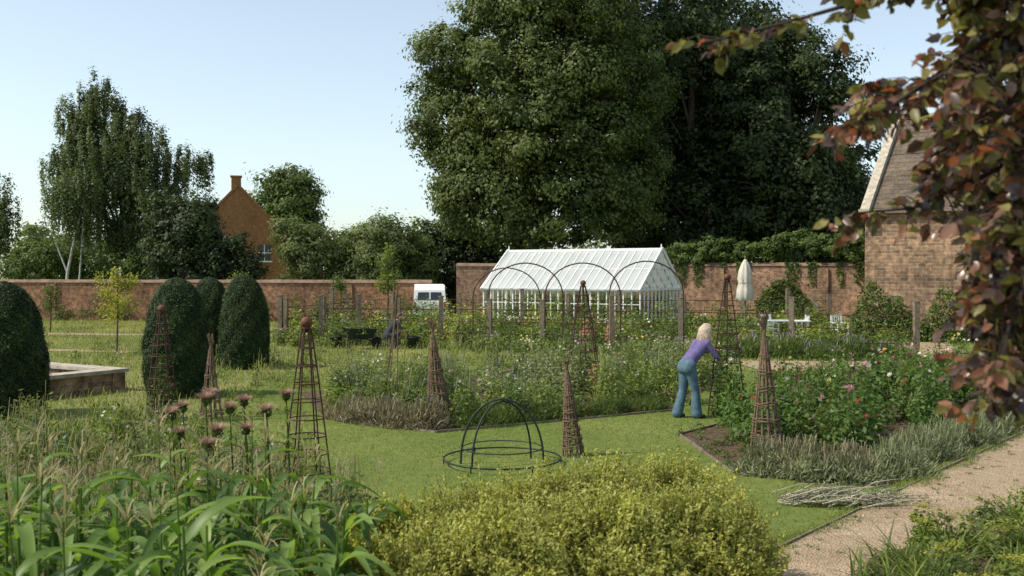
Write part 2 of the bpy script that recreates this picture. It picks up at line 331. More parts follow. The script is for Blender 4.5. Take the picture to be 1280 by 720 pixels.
def tree(name,x,y,h0,r0,lobes,n,ls,leaf,bark='bark',cr=.9,weep=0,shell=.28,per=70):
    mb=MB();top=max(l[2] for l in lobes)
    tube(mb,[(x,y,-.1),(x+.1*r0,y,h0*.3),(x-.3*r0,y,h0),(x,y,top*.9)],[r0*1.4,r0,r0*.8,r0*.15],8,0)
    L2=[(x+l[0],y+l[1],l[2],l[3],l[4],l[5]) for l in lobes]
    for l in L2:
        z0=min(h0+rng.random()*h0*.3,l[2]*.8)
        a=np.array([x,y,z0]);b=np.array(l[:3])
        m=(a+b)/2+np.array([U(-.3,.3),U(-.3,.3),.4])
        tube(mb,[a,m,b],[r0*.5,r0*.35,r0*.12],5,0)
        for _ in range(5):
            e=b+rdir(1)[0]*np.array(l[3:6])*.85;tube(mb,[m,(m+e)/2+np.array([0,0,.2]),e],[r0*.2,r0*.12,r0*.03],4,0)
    crown(mb,L2,n,ls,cr,1,weep,shell=shell,per=per)
    return mb.build(name,[M[bark],M[leaf]],(x,y,0))
def randlobes(cx,cz,rx,ry,rz,k,sub=.45):
    out=[(cx,0,cz,rx*.78,ry*.78,rz*.8)]
    for i in range(k):
        u=rdir(1)[0]; s=sub*U(.75,1.2)
        out.append((cx+u[0]*rx*.68,u[1]*ry*.68,cz+u[2]*rz*.72,rx*s,ry*s,rz*s*.8))
    return out
lb=[(0.3,0,15,5.6,5.6,7.5),(-4.6,-1,11.3,2.8,2.6,2.6),(-4.6,-1,15.2,2.6,2.6,1.9),(-2.7,-2.5,7.0,3.2,2.6,2.6),(-3.6,-2,9.4,2.2,2,1.4),(1.5,-3,7.3,3.4,2.6,3.6),(4.6,-1.5,8.2,3.2,3,4),(-2.0,-2,17.7,2.2,2.4,1.5),(3.2,-2.5,19,3.4,3,4),(5,-1,14,3.2,3,4),(0,-4,11.5,3.2,2.2,2.),(-1.2,-3.6,14.4,2.8,2.2,1.6),(2.4,-4,13.8,2.8,2.,1.7),(.5,-3.5,17.2,3.,2.2,1.8),(-6.0,0,13.2,1.5,1.6,1.1),(.8,0,24,3.4,4,4),(-4.9,-1,8.2,1.2,1.6,1.6),(-6.1,0,16.2,1.0,1.2,.6),(3.8,-3.2,10.6,2.4,2,1.5),(-.8,-4,9.2,2.2,1.6,1.1),(-4.2,-1.5,5.9,1.3,1.3,1.5),(-1,-2.5,4.9,2.2,1.6,1.6),(-6.4,0,11.4,.9,1,.7)]
tree('lime_tree',1.3,60,4,.7,lb,215000,.22,'lime',cr=.85,per=110)
tree('yew_tree',12.2,66,4,.7,randlobes(0,14,5.5,5,11,12,.5)+[(0,-2,5,5,3,4)],80000,.28,'dark2',cr=1.0,per=100)
tree('holm_oak_tree',18.0,65,4,.7,randlobes(0,11.8,5.2,5,8.6,12,.5)+[(-1,-2,5,5,3,4),(2.2,-2,6,3.2,3,4)],80000,.28,'dark2',cr=1.0,per=100)
tree('holm_oak_tree',8.3,70,4,.7,randlobes(0,16,5,5,12,9,.5)+[(0,-2,6,5,3,5)],50000,.33,'dark',cr=1.2,per=100)
tree('holm_oak_tree',15.5,73,4,.7,randlobes(0,13,6,5,11,9,.5),50000,.36,'dark',cr=1.2,per=100)
tree('holm_oak_tree',24.5,72,4,.7,randlobes(0,7.5,4.5,4,5,9,.5),30000,.33,'dark2',cr=1.1)
tree('holm_oak_tree',33,62,4,.6,randlobes(0,8.0,5,4,5.5,9,.5),26000,.32,'mid',cr=1.1)
tree('yew_tree',-3.6,62,2,.4,[(0,0,3.5,2.4,2,3.2),(.2,0,5.5,1.4,1.4,2.),(1.8,0,3,1.6,1.5,2.6),(-.5,0,6.8,.6,.6,1)],20000,.22,'dark',cr=.6)
bl=[(-1.2,0,10.2,2.2,2.0,2.4),(-2.6,0,11.7,1.4,1.4,1.5),(-1.5,0,13.2,1.,1.,1.0),(1.3,0,10.1,1.6,1.6,1.7),(-3.5,0,8.8,1.2,1.3,1.6),(3.2,0,9.0,1.0,1.1,1.1),(4.5,0,9.2,.8,.7,.7),(.4,0,7.6,2.6,2,1.5),(-2.4,-.5,6.8,1.7,1.2,1.4),(.4,0,11.7,.8,.9,.8),(-.4,0,12.5,.5,.6,.5),(2.4,0,6.6,1.7,1.4,1.5),(-.5,-.6,8.6,2.4,1,1.4),(0,0,5.4,2.6,1.5,1.2)]
tree('weeping_birch_tree',-22.6,58,3.5,.17,bl,100000,.14,'birch','bark',cr=.6,weep=1.9,shell=.45,per=110)
mb=MB()
tube(mb,[(-25.2,56,0),(-25,56,2.5),(-24.6,56,4.4),(-23.8,56,7.5)],[.10,.08,.06,.03],7)
tube(mb,[(-25,56,2.5),(-25.5,56,3.8),(-25.9,56,5.4)],[.06,.045,.03],6)
tube(mb,[(-24.6,56,0),(-24.3,56,2.5),(-24.1,56,5.4)],[.06,.05,.03],6)
crown(mb,[(-24.6,56,7.2,1.9,1,1.3)],11000,.13,.5,1,weep=2.2);mb.build('birch_tree',[M['barkw'],M['birch']],(-25,56,0))
tree('willow_tree',-33.,62,3,.4,[(0,0,6.5,2.4,2,2.4),(-1,0,8.3,1.4,1.5,1.3)],24000,.17,'birch',cr=.6,weep=2.6,shell=.5)
tree('holly_tree',-18.,55,1.5,.3,[(0,0,3.8,2.3,2,2.9),(.6,0,5.3,1.3,1.4,1.5),(2.2,0,2.8,1.5,1.4,2.2),(-1,0,5.5,1.2,1.2,1.5),(3.3,0,2.2,1.,1,1.6)],28000,.19,'dark2',cr=.6)
tree('oak_tree',-21,92,4,.5,randlobes(0,8.4,4.6,4,3.6,9,.45),26000,.3,'mid',cr=.9)
def treeline(name,items,n,ls,mat,cr=.6):
    mb=MB();lob=[]
    for (x,y,r,h) in items:
        tube(mb,[(x,y,0),(x+.1,y,h*.5),(x,y,h*.8)],[.18,.12,.05],6)
        lob.append((x,y,h*.55,r,r,h*.42));
        for _ in range(4):
            a=U(0,6.28);lob.append((x+math.cos(a)*r*.6,y+math.sin(a)*r*.4,h*U(.45,.82),r*.5,r*.5,h*.2))
    crown(mb,lob,n,ls,cr);mb.build(name,[M['bark'],M[mat]],(items[0][0],items[0][1],0))
treeline('background_trees',[(-11.6,58,2.1,5.9),(-9.2,60,1.9,5.3),(-7.4,58,2.1,6.0),(-5.9,60,1.7,5.)],55000,.17,'olive')
treeline('background_trees',[(-28.5,60,1.8,4.8),(-26.3,62,1.6,5.),(-30.5,64,1.8,4.2),(-22,57,2.2,4.2),(-19,60,2.4,4.4)],34000,.18,'mid')
treeline('background_trees',[(x,98+U(-6,6),5,7+U(-1.2,1.5)) for x in np.arange(-75,90,6.5)],60000,.5,'olive',1.2)
treeline('background_trees',[(3.,56,2,3.6),(6,56.5,2,3.9),(9,56,2,3.9),(0,57,1.6,3.4)],18000,.22,'mid')

def sapling(name,x,y,h,r,n,mat,z0=.9,ls=.09):
    mb=MB();tube(mb,[(x,y,0),(x+.05,y,h*.5),(x+.02,y,h*.95)],[.035,.025,.008],6)
    for i in range(14):
        z=U(z0,h*.9);a=U(0,6.28);q=r*U(.5,1)*(1.1-z/h*.6);e=(x+math.cos(a)*q,y+math.sin(a)*q,z+.35);tube(mb,[(x+.03,y,z),((x+e[0])/2,(y+e[1])/2,z+.1),e],[.012,.008,.003],4)
        k=n//14;t=rng.random(k)[:,None]**.6;P=np.array([x,y,z])+(np.array(e)-np.array([x,y,z]))*t+rng.normal(size=(k,3))*.1
        leaves(mb,P,nrm(rdir(k)+np.array([0,0,.8])),ls*U(.7,1.3,k),ls*.55,mat=1,var=rng.random(k))
    mb.build(name,[M['bark'],M[mat]],(x,y,0))
sapling('young_fruit_tree',-12.6,31.7,2.75,1.0,2000,'yellow',.9,.09)
sapling('young_fruit_tree',-4.9,39,3.6,.6,1200,'bright',1.6,.11)
sapling('young_fruit_tree',-11.5,42,2.4,.6,700,'bright',.8,.11)
sapling('young_fruit_tree',-7.6,44,2.6,.7,700,'mid',.8,.11)
sapling('young_fruit_tree',-19.5,42,1.9,.5,600,'mid',.6,.1)
sapling('young_fruit_tree',-15.2,43,1.7,.5,600,'bright',.5,.1)

# topiary
mb=MB();prof=[(.56,0),(.61,.25),(.63,.7),(.62,1.15),(.58,1.5),(.51,1.85),(.41,2.12),(.28,2.33),(.13,2.45),(.001,2.49)]
lathe(mb,(0,0,0),[(a*.94,b*.975) for a,b in prof],28,0,.1)
pr=np.array(prof);n=75000;z=U(0.02,2.485,n);r=np.interp(z,pr[:,1],pr[:,0]);k=rng.random(n)<(r/.63+.12);z=z[k];r=r[k];n=len(z);a=U(0,6.28,n)
dr=np.interp(z+.03,pr[:,1],pr[:,0])-np.interp(z-.03,pr[:,1],pr[:,0])
bump=.022*np.sin(a*3+z*4)+.026*np.sin(a*7-z*9)+.018*np.sin(a*17+z*23)*np.sin(z*11)
N=nrm(np.stack([np.cos(a),np.sin(a),-dr/.06],1));rr=r*(1+bump)+rng.normal(size=n)*.017+.07*(rng.random(n)<.04)*rng.random(n)
P=np.stack([np.cos(a)*rr,np.sin(a)*rr,z],1)
leaves(mb,P,nrm(N+.75*rdir(n)),U(.03,.065,n),.018,D=N+.8*rdir(n)+np.array([0,0,.5]),mat=0,var=np.clip(rng.random(n)*.7+.15+bump*5,0,1))
tm=mb.mesh('topiary_mesh',[M['yew']])
for i,(x,y,s,zz) in enumerate([(-6.9,20.5,1.02,.98),(-7.1,26.4,1.0,1.0),(-8.2,27.0,.97,.97),(-9.0,17.6,1.1,.96)]):
    o=bpy.data.objects.new('yew_topiary',tm);o.location=(x,y,0);o.scale=(s,s,zz);o.rotation_euler=(0,0,i*1.7);sc.collection.objects.link(o)

# ------------------------------------------------------------------ walls & buildings
def wall(name,p0,p1,h,t,mat,cap='capping',piers=0):
    d=np.array(p1)-np.array(p0);L=float(np.linalg.norm(d));a=math.atan2(d[1],d[0]);mb=MB()
    box(mb,(L/2,0,h/2),(L,t,h),mat=0)
    nseg=int(L/.6)
    for i in range(nseg):
        x0=i*L/nseg;w=L/nseg-.006;j=U(-.012,.012)
        v=np.array([[x0,-t/2-.06,h+.002],[x0+w,-t/2-.06,h+.002],[x0+w,t/2+.06,h+.002],[x0,t/2+.06,h+.002],[x0,-.03,h+.16+j],[x0+w,-.03,h+.16+j],[x0+w,.03,h+.16+j],[x0,.03,h+.16+j]])
        mb.add(v,BOXF,1)
    if piers:
        for x in np.arange(piers/2,L,piers): box(mb,(x,-t/2-.06,h*.48),(.5,.12,h*.96),mat=0)
    return mb.build(name,[M[mat],M[cap]],(p0[0],p0[1],0),a,local=True)
wall('brick_garden_wall',(-44,55),(-4.,50),2.0,.4,'brick',piers=8)
wall('brick_garden_wall',(-2.9,52.5),(8.2,51),2.85,.4,'brickr')
wall('brick_garden_wall',(8.2,51),(17.3,46.6),2.85,.4,'brickr',piers=5)
mb=MB();lob=[]
for i in range(26):
    t=(i+rng.random()*.8)/26;lob.append((8.4+9.*t,51.-4.4*t+U(-.15,.15),3.2+U(0,.6)+.35*(t>.4),U(.5,1.0),.45,U(.3,.75)))
crown(mb,lob,32000,.13,.22,0,per=120)
n=2500;t=rng.random(n);k=np.sin(t*23)+np.sin(t*57)>.3;t=t[k];n=len(t)
leaves(mb,np.stack([8.2+9.1*t,51-4.4*t-.3,3.0-rng.random(n)**2*1.1],1),nrm(rdir(n)+np.array([-.3,-.8,.5])),U(.1,.18,n),.11,mat=0,var=rng.random(n))
mb.build('ivy_hedge',[M['mid']],(8,51,0))
mb=MB();n=2500;t=rng.random(n);leaves(mb,np.stack([12+2.2*t+rng.normal(size=n)*.1,48.9-1.05*t+rng.normal(size=n)*.05-.15,.3+1.9*rng.random(n)*(.4+.6*np.sin(t*3.1))],1),nrm(rdir(n)+np.array([-.3,-.8,.3])),.13,.1,var=rng.random(n));mb.build('wall_climber',[M['mid']],(12,48.7,0))
# wall-trained plants along left wall
mb=MB()
for i in range(26):
    x=U(-26,-5);y=50+(-4-x)*.125-.5;bush(mb,x,y,.5,.8,100,.12) if False else None
    n=170;w=U(.3,.8);h=U(.5,1.5);P=np.stack([x+rng.normal(size=n)*w*.5,y+rng.normal(size=n)*.12,np.abs(rng.random(n)*h)],1);leaves(mb,P,nrm(rdir(n)+np.array([-.2,-.6,.5])),U(.07,.15,n),.08,var=rng.random(n))
mb.build('wall_border_plants',[M['olive']],(-15,51,0))

ROT=math.radians(-32)
gh=empty('greenhouse',(-1.33,45.1,0),ROT)
L,Wd,E,R=7.8,4.4,1.8,3.5
mb=MB()
for (c,s) in [((L/2,.06,.25),(L,.12,.5)),((L/2,Wd-.06,.25),(L,.12,.5)),((.06,Wd/2,.25),(.116,Wd-.25,.497)),((L-.06,Wd/2,.25),(.116,Wd-.25,.497))]: box(mb,c,s)
mb.build('brick_plinth',[M['brickr']],(0,0,0),parent=gh,local=True)
mb=MB()
def bar(a,b,w=.05,t=.05): beam(mb,a,b,w,t)
for yy in(0.06,Wd-.06):
    bar((0,yy,.54),(L,yy,.54),.12,.07);bar((0,yy,E),(L,yy,E),.12,.1)
    for x in np.linspace(.03,L-.03,21): bar((x,yy,.57),(x,yy,E-.05),.045 if round(x/.39)%5 else .09,.045)
    bar((0.04,yy,1.2),(L-.04,yy,1.2),.03,.03)
for x in np.linspace(.03,L-.03,21):
    w=.035 if round(x/.388)%4 else .07
    for yy in(-.1,Wd+.1): bar((x,yy,E-.02+.03),(x,Wd/2,R),w,.05)
bar((0-.05,Wd/2,R+.03),(L+.05,Wd/2,R+.03),.1,.12)
z=E+(R-E)*.5
for yy in(Wd*.25,Wd*.75): bar((0,yy,z+.045),(L,yy,z+.045),.04,.03)
for xx in(.03,L-.03):
    bar((xx,0.1,.54),(xx,Wd-.1,.54),.1,.07);bar((xx,0.1,E),(xx,Wd-.1,E),.08,.08)
    for yy in np.linspace(.06,Wd-.06,12):
        z=E+(R-E)*(1-abs(yy-Wd/2)/(Wd/2)); bar((xx,yy,.57),(xx,yy,z),.05,.045)
    bar((xx,Wd/2,R),(xx,Wd/2,R+.25),.04,.04)
    for s in(-.12,Wd+.12): bar((xx+(.05 if xx>1 else -.05),s,E-.04),(xx+(.05 if xx>1 else -.05),Wd/2,R+.06),.05,.14)
mb.build('timber_frame',[M['white']],(0,0,0),parent=gh,local=True)
mb=MB()
for s in(-.1,Wd+.1): mb.add([(0.02,s,E+.01),(L-.02,s,E+.01),(L-.02,Wd/2,R-.01),(0.02,Wd/2,R-.01)],[[0,1,2,3]])
mb.build('roof_glazing',[M['rglass']],(0,0,0),parent=gh,local=True)
mb=MB()
for s in(.06,Wd-.06): mb.add([(0.02,s,.55),(L-.02,s,.55),(L-.02,s,E-.03),(0.02,s,E-.03)],[[0,1,2,3]])
for s in(.03,L-.03): mb.add([(s,.06,.55),(s,Wd-.06,.55),(s,Wd-.06,E),(s,Wd/2,R-.04),(s,.06,E)],[[0,1,2,3,4]])
mb.build('wall_glazing',[M['glass']],(0,0,0),parent=gh,local=True)
mb=MB();n=5000;P=np.stack([U(.4,L-.4,n),U(.5,Wd-.5,n),.6+rng.random(n)**2*.9],1);leaves(mb,P,rdir(n),U(.08,.16,n),.08,var=rng.random(n));box(mb,(L/2,.7,.75),(L-.6,.8,.05),mat=1)
mb.build('greenhouse_plants',[M['mid'],M['post']],(0,0,0),parent=gh,local=True)

ob=empty('stone_outbuilding',(13.5,38.1,0),math.radians(-36))
L,Wd,E,R=5.4,8.4,4.9,8.8
mb=MB()
mb.add([(0,0,0),(L,0,0),(L,0,E),(0,0,E)],[[0,1,2,3]]);mb.add([(0,Wd,0),(L,Wd,0),(L,Wd,E),(0,Wd,E)],[[3,2,1,0]])
for x,o in((0,1),(L,-1)): mb.add([(x,0,0),(x,0,E),(x,Wd/2,R),(x,Wd,E),(x,Wd,0)],[[0,1,2,3,4][::o]])
mb.build('walls',[M['stone']],(0,0,0),parent=ob,local=True)
mb=MB()
for s,d in((0,1),(Wd,-1)):
    nc=22;y0=s-d*.25;z0=E-.16
    for i in range(nc):
        a=i/nc;bq=(i+1.15)/nc
        ya=y0+(Wd/2-y0)*a;yb=y0+(Wd/2-y0)*min(bq,1);za=z0+(R+.08-z0)*a+.05+U(-.006,.006);zb=z0+(R+.08-z0)*min(bq,1)+.015
        mb.add([(.25,ya,za),(L-.25,ya,za+U(-.01,.01)),(L-.25,yb,zb),(.25,yb,zb),(.25,ya,za-.04),(L-.25,ya,za-.04)],[[0,1,2,3],[4,5,1,0]])
mb.build('roof',[M['roof']],(0,0,0),parent=ob,local=True)
mb=MB();box(mb,(L/2,Wd/2,R+.14),(L-.5,.3,.16));
for x in(.08,L-.08):
    for s,d in((0,1),(Wd,-1)): beam(mb,(x,s-d*.35,E-.1),(x,Wd/2-d*.02,R+.24),.34,.2)
    box(mb,(x,-.3,E-.12),(.4,.3,.3))
mb.build('gable_coping',[M['coping']],(0,0,0),parent=ob,local=True)
mb=MB();box(mb,(4.3,-.0,1.1),(1.0,.06,2.2));mb.build('door',[M['dkglass']],(0,0,0),parent=ob,local=True)
mb=MB();box(mb,(4.3,-.03,2.32),(1.4,.14,.22));mb.build('lintel',[M['coping']],(0,0,0),parent=ob,local=True)
mb=MB();n=6500;x=U(-.3,3.8,n);z=rng.random(n)**1.3*(1.5+.6*np.sin(x*2.3)+.3*np.sin(x*5));leaves(mb,np.stack([x,-.35-rng.random(n)*.7,np.maximum(z,.03)],1),nrm(rdir(n)+np.array([-.2,-.6,.6])),U(.08,.15,n),.08,var=rng.random(n))
mb.build('wall_shrubs',[M['mid']],(0,0,0),parent=ob,local=True)

ho=empty('brick_house',(-20.6,75,0),.24)
mb=MB();W=3.9;E=4.9;R=9.0;D=10
mb.add([(-W,0,0),(W,0,0),(W,0,E),(0,0,R),(-W,0,E)],[[0,1,2,3,4]]);mb.add([(-W,D,0),(W,D,0),(W,D,E),(0,D,R),(-W,D,E)],[[4,3,2,1,0]])
for x in(-W,W): mb.add([(x,0,0),(x,D,0),(x,D,E),(x,0,E)],[[0,1,2,3]])
box(mb,(-.15,.45,R+.2),(.7,.6,1.0));box(mb,(-.15,.45,R+.76),(.85,.75,.12))
for s in(-1,1): beam(mb,(s*(W+.1),.1,E-.05),(0,.1,R+.12),.34,.16)
mb.build('walls_and_chimney',[M['orange']],(0,0,0),parent=ho,local=True)
mb=MB()
for s in(-1,1): mb.add([(s*(W+.2),.3,E-.15),(s*(W+.2),D,E-.15),(0,D,R),(0,.3,R)],[[0,1,2,3]])
mb.build('roof',[M['roof']],(0,0,0),parent=ho,local=True)
mb=MB();box(mb,(1.9,-.01,4.0),(1.0,.08,1.2));mb.build('windows',[M['dkglass']],(0,0,0),parent=ho,local=True)
mb=MB();box(mb,(1.9,-.03,4.0),(.06,.1,1.2));box(mb,(1.9,-.035,4.0),(1.0,.1,.06));box(mb,(1.9,-.04,3.34),(1.2,.16,.1));mb.build('window_frames',[M['white']],(0,0,0),parent=ho,local=True)
mb=MB();box(mb,(5.2,5,2.5),(2.4,4,5.0));box(mb,(5.6,4,5.6),(.6,.5,1.1));V=[(3.95,2.9,5.003),(6.5,2.9,5.003),(5.2,2.9,5.9),(3.95,7.1,5.003),(6.5,7.1,5.003),(5.2,7.1,5.9)];mb.add(V,[[0,1,2],[3,5,4]]);mb.add(V,[[0,2,5,3],[1,4,5,2]])
mb.build('side_wing',[M['orange']],(0,0,0),parent=ho,local=True)

po=empty('raised_pond',(-8.3,21.4,0),math.radians(-32))
mb=MB();Lx,Ly=6.5,2.3
for c,s in [((-Lx/2,-.18,.2),(Lx,.3,.4)),((-Lx/2,-Ly+.18,.2),(Lx,.3,.4)),((-.18,-Ly/2,.2),(.3,Ly-.67,.398)),((-Lx+.18,-Ly/2,.2),(.3,Ly-.67,.398))]: box(mb,c,s)
mb.build('pond_walls',[M['stone']],(0,0,0),parent=po,local=True)
mb=MB()
for k in range(9):
    w=(Lx+.08)/9
    for yy in(-.17,-Ly+.17): box(mb,(-Lx-.04+w*(k+.5),yy,.44+U(-.003,.003)),(w-.008,.42,.075))
for c,s in [((-.17,-Ly/2,.44),(.42,Ly-.77,.073)),((-Lx+.17,-Ly/2,.44),(.42,Ly-.77,.073))]: box(mb,c,s)
mb.build('pond_coping',[M['coping']],(0,0,0),parent=po,local=True)
mb=MB();mb.add([(-Lx+.3,-Ly+.3,.28),(-.3,-Ly+.3,.28),(-.3,-.3,.28),(-Lx+.3,-.3,.28)],[[0,1,2,3]]);mb.build('water',[M['water']],(0,0,0),parent=po,local=True)

# ------------------------------------------------------------------ fence, arches
def fence(name,pts,h,wires,vary=.08):
    mb=MB()
    for (x,y) in pts:
        hh=h*U(1-vary,1+vary);box(mb,(x,y,hh/2),(.15,.15,hh),rz=U(-.4,.2));box(mb,(x,y,hh+.015),(.17,.17,.03),rz=-.3)
    for z in wires:
        for a,b in zip(pts[:-1],pts[1:]): tube(mb,[(*a,z),((a[0]+b[0])/2,(a[1]+b[1])/2,z-.02),(*b,z)],.013,4,1)
    mb.build(name,[M['post'],M['iron']],(*pts[0],0))
F1=[(-8,35.2),(-6.7,34.9),(-5.3,34.5),(-3.9,34.1),(-2.4,33.7),(-.75,33.2),(1.,32.7),(3.2,31.9),(5.3,31.3),(8.4,29.9),(11.5,28.3)]
fence('espalier_fence',F1,1.65,(.5,.9,1.3))
F2=[(-7.6,42),(-5.,41.8),(-2.2,41.5),(.42,41.2),(2.3,41),(4.4,40.8),(7.,40.6),(9.4,40.5),(11.2,40.4),(12.8,40.2)]
fence('espalier_fence',F2,1.75,(.6,1.0,1.4))
fence('espalier_fence',[(-8.2,35.2),(-7.3,38.5),(-6.9,41.6)],1.6,(.5,.9,1.3))
for (x,y,w,h) in [(.45,33.3,1.25,2.85),(2.35,33.,1.25,2.85),(4.35,32.2,1.2,2.9),(-.2,37,1.25,2.7)]:
    mb=MB()
    pts=[(x-w,y,0),(x-w,y,h-w*.9)]+[(x-w*math.cos(t),y,h-w*.9+w*.9*math.sin(t)) for t in np.linspace(.1,math.pi-.1,16)]+[(x+w,y,h-w*.9),(x+w,y,0)]
    tube(mb,pts,.024,5)
    mb.build('metal_garden_arch',[M['iron']],(x,y,0))

# ------------------------------------------------------------------ obelisks
def obelisk(x,y,h,rb,rod=.008,rings=8,legs=6,ballr=.062):
    mb=MB();R0=lambda z:rb*(1-z/h)**.85+.02
    for i in range(legs):
        a=i*2*math.pi/legs+.3;tube(mb,[(x+R0(z)*math.cos(a),y+R0(z)*math.sin(a),z) for z in np.linspace(0,h-.12,9)],rod,5)
    for k in range(rings):
        z=.18+k*(h-.5)/(rings-1);r=R0(z)+rod;tube(mb,[(x+r*math.cos(t),y+r*math.sin(t),z) for t in np.arange(16)*2*math.pi/16],rod*.8,4,closed=True)
    lathe(mb,(x,y,h-.16),[(.001,0),(.03,.0),(.045,.05),(.02,.09),(.001,.1)],10)
    sphere(mb,(x,y,h-.06),ballr,14,1,.95)
    mb.build('iron_obelisk',[M['iron'],M['ball']],(x,y,0))
obelisk(-2.08,10.07,2.1,.27,.0085,10,6)
obelisk(-6.02,17.1,1.98,.26,.012,9,6,.07)
obelisk(1.5,21,2.38,.42,.012,9,6)
obelisk(3.85,17.8,2.52,.36,.011,9,6,.07)
def wigwam(x,y,h,rb,lean=0,n=10,turns=9):
    mb=MB();tie=h*.82
    for i in range(n):
        a=i*2*math.pi/n+U(-.1,.1);b=a+math.pi*.8;q=rb*.28
        top=h*U(.93,1.04)
        p=[(x+rb*math.cos(a),y+rb*math.sin(a),0),(x+rb*.52*math.cos(a)+lean*.5,y+rb*.52*math.sin(a),tie*.5),(x+.03*math.cos(a)+lean*.85,y+.03*math.sin(a),tie),(x+q*math.cos(b)+lean,y+q*math.sin(b),top)]
        tube(mb,p,[.016,.014,.012,.008],5)
    for k in range(turns):
        z=.12+k*(tie-.15)/(turns-1)
        for j in range(3):
            zz=z+j*.022;r=rb*(1-zz/tie*.93)+.02;cx=x+lean*.85*zz/tie;ph=U(0,6)
            tube(mb,[(cx+(r+.008*math.sin(5*t+j*2))*math.cos(t),y+(r+.008*math.sin(5*t+j*2))*math.sin(t),zz+.012*math.sin(3*t+ph)) for t in np.arange(18)*2*math.pi/18],.007,4,closed=True)
    mb.build('hazel_wigwam',[M['stick']],(x,y,0))
wigwam(3.45,13.4,1.98,.24,-.06,12,8)
wigwam(.85,13.75,1.36,.15,-.1,11,9)
wigwam(-1.2,16.7,1.78,.24,-.15,12,8)
wigwam(-5.15,17.0,1.45,.2,.0,9,6)
mb=MB()
for i in range(5): tube(mb,[(-4.1+U(-.2,.2),34,0),(-3.9+U(-.1,.1),33.6+U(-.2,.2),2.1)],.015,4)
for i in range(4): tube(mb,[(-2.4+U(-.15,.15),19.5,0),(-2.25+U(-.05,.05),19.5+U(-.1,.1),1.7)],.01,4)
mb.build('bean_canes',[M['stick']],(-4,34,0))
mb=MB();cx,cy=-.13,13.2
for a,r,h in((0.05,.55,.86),(.75,.53,.83)):
    tube(mb,[(cx+r*math.cos(t)*math.cos(a),cy+r*math.cos(t)*math.sin(a),h*math.sin(t)**.9 if 0<t<math.pi else 0) for t in np.linspace(0.001,math.pi-.001,24)],.014,6)
tube(mb,[(cx+.78*math.cos(t),cy+.78*math.sin(t),.08) for t in np.arange(32)*2*math.pi/32],.012,5,closed=True)
tube(mb,[(cx+.53*math.cos(t),cy+.53*math.sin(t),.22) for t in np.arange(32)*2*math.pi/32],.008,5,closed=True)
for i in range(6):
    a=i*1.047;tube(mb,[(cx+.78*math.cos(a),cy+.78*math.sin(a),0),(cx+.78*math.cos(a),cy+.78*math.sin(a),.1)],.01,4)
mb.build('plant_support_hoop',[M['dkiron']],(cx,cy,0))

# ------------------------------------------------------------------ planting
def bush(mb,x,y,r,h,n,ls,mat=0,asp=.5,spiky=0):
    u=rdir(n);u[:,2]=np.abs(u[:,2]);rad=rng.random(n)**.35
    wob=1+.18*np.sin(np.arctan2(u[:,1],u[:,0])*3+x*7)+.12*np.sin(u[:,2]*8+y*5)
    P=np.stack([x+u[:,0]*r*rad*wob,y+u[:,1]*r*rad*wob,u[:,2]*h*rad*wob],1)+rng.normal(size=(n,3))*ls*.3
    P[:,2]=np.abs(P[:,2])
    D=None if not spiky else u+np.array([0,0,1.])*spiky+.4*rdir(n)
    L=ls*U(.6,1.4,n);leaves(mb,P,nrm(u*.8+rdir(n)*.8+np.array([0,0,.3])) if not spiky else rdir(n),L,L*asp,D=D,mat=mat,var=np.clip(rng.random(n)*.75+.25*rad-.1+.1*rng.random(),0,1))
    return P
def blooms(mb,P,r,mat,petals=7,up=.6):
    n=len(P)
    if n==0:return
    N=nrm(rdir(n)*.7+np.array([0,-.5,up]));A=nrm(np.cross(N,rdir(n)));B=np.cross(N,A)
    r=np.broadcast_to(r,(n,))[:,None]
    for ring,(k,sc_,tl) in enumerate([(petals,1.,.25),(petals-2,.62,.6)]):
        for i in range(k):
            t=i*2*math.pi/k+ring*.4;D=A*math.cos(t)+B*math.sin(t)
            Nn=nrm(N-D*tl);leaves(mb,P+D*r*.45*sc_+N*r*.2*ring,Nn,r[:,0]*sc_,r[:,0]*.62*sc_,D=D+N*tl,mat=mat,var=rng.random(n))
def domeP(x,y,r,h,n):
    a=U(0,6.28,n);q=np.sqrt(rng.random(n));return np.stack([x+r*q*np.cos(a),y+r*q*np.sin(a),h*np.sqrt(np.maximum(0,1-q*q))*.95+.06],1)
FL=['fred','fpink','fwhite','forange','fmauve','fyellow','fdark'];FM=[M[k] for k in FL]
mb=MB()
pos=[]
while len(pos)<95:
    x=U(3.6,12);y=U(13.0,22.5)
    if inpoly(np.array([x]),np.array([y]),BEDB)[0]:
        d=((x-4.35)*-.765+(y-11.65)*.644)
        if d>.95 and not (x<4.5 and y<14.0): pos.append((x,y))
for x,y in pos:
    h=U(.6,1.15);r=U(.25,.5);tube(mb,[(x,y,0),(x,y,h*.8)],.012,4,0)
    m=rng.integers(0,3);bush(mb,x,y,r,h,600,.085,0 if m else 8,.5)
    k=rng.integers(2,6);fl=domeP(x,y,r*1.05,h*1.14,k)
    for p in fl: tube(mb,[(x+(p[0]-x)*.5,y+(p[1]-y)*.5,h*.5),p-np.array([0,0,.02])],.005,3,0)
    blooms(mb,fl,U(.025,.06,k),1+([0,0,1,2,3,1,6,5,2])[rng.integers(0,9)])
    if rng.random()<.5:
        k=10;P=domeP(x,y,r*.7,h*.7,k);blades(mb,P,U(0,6.28,k),U(.25,.45,k),.01,U(0,.4,k),.1,2,8,rng.random(k),'rod')
mb.build('dahlia_plants',[M['dahlia']]+FM+[M['mid']],(6,16,0))
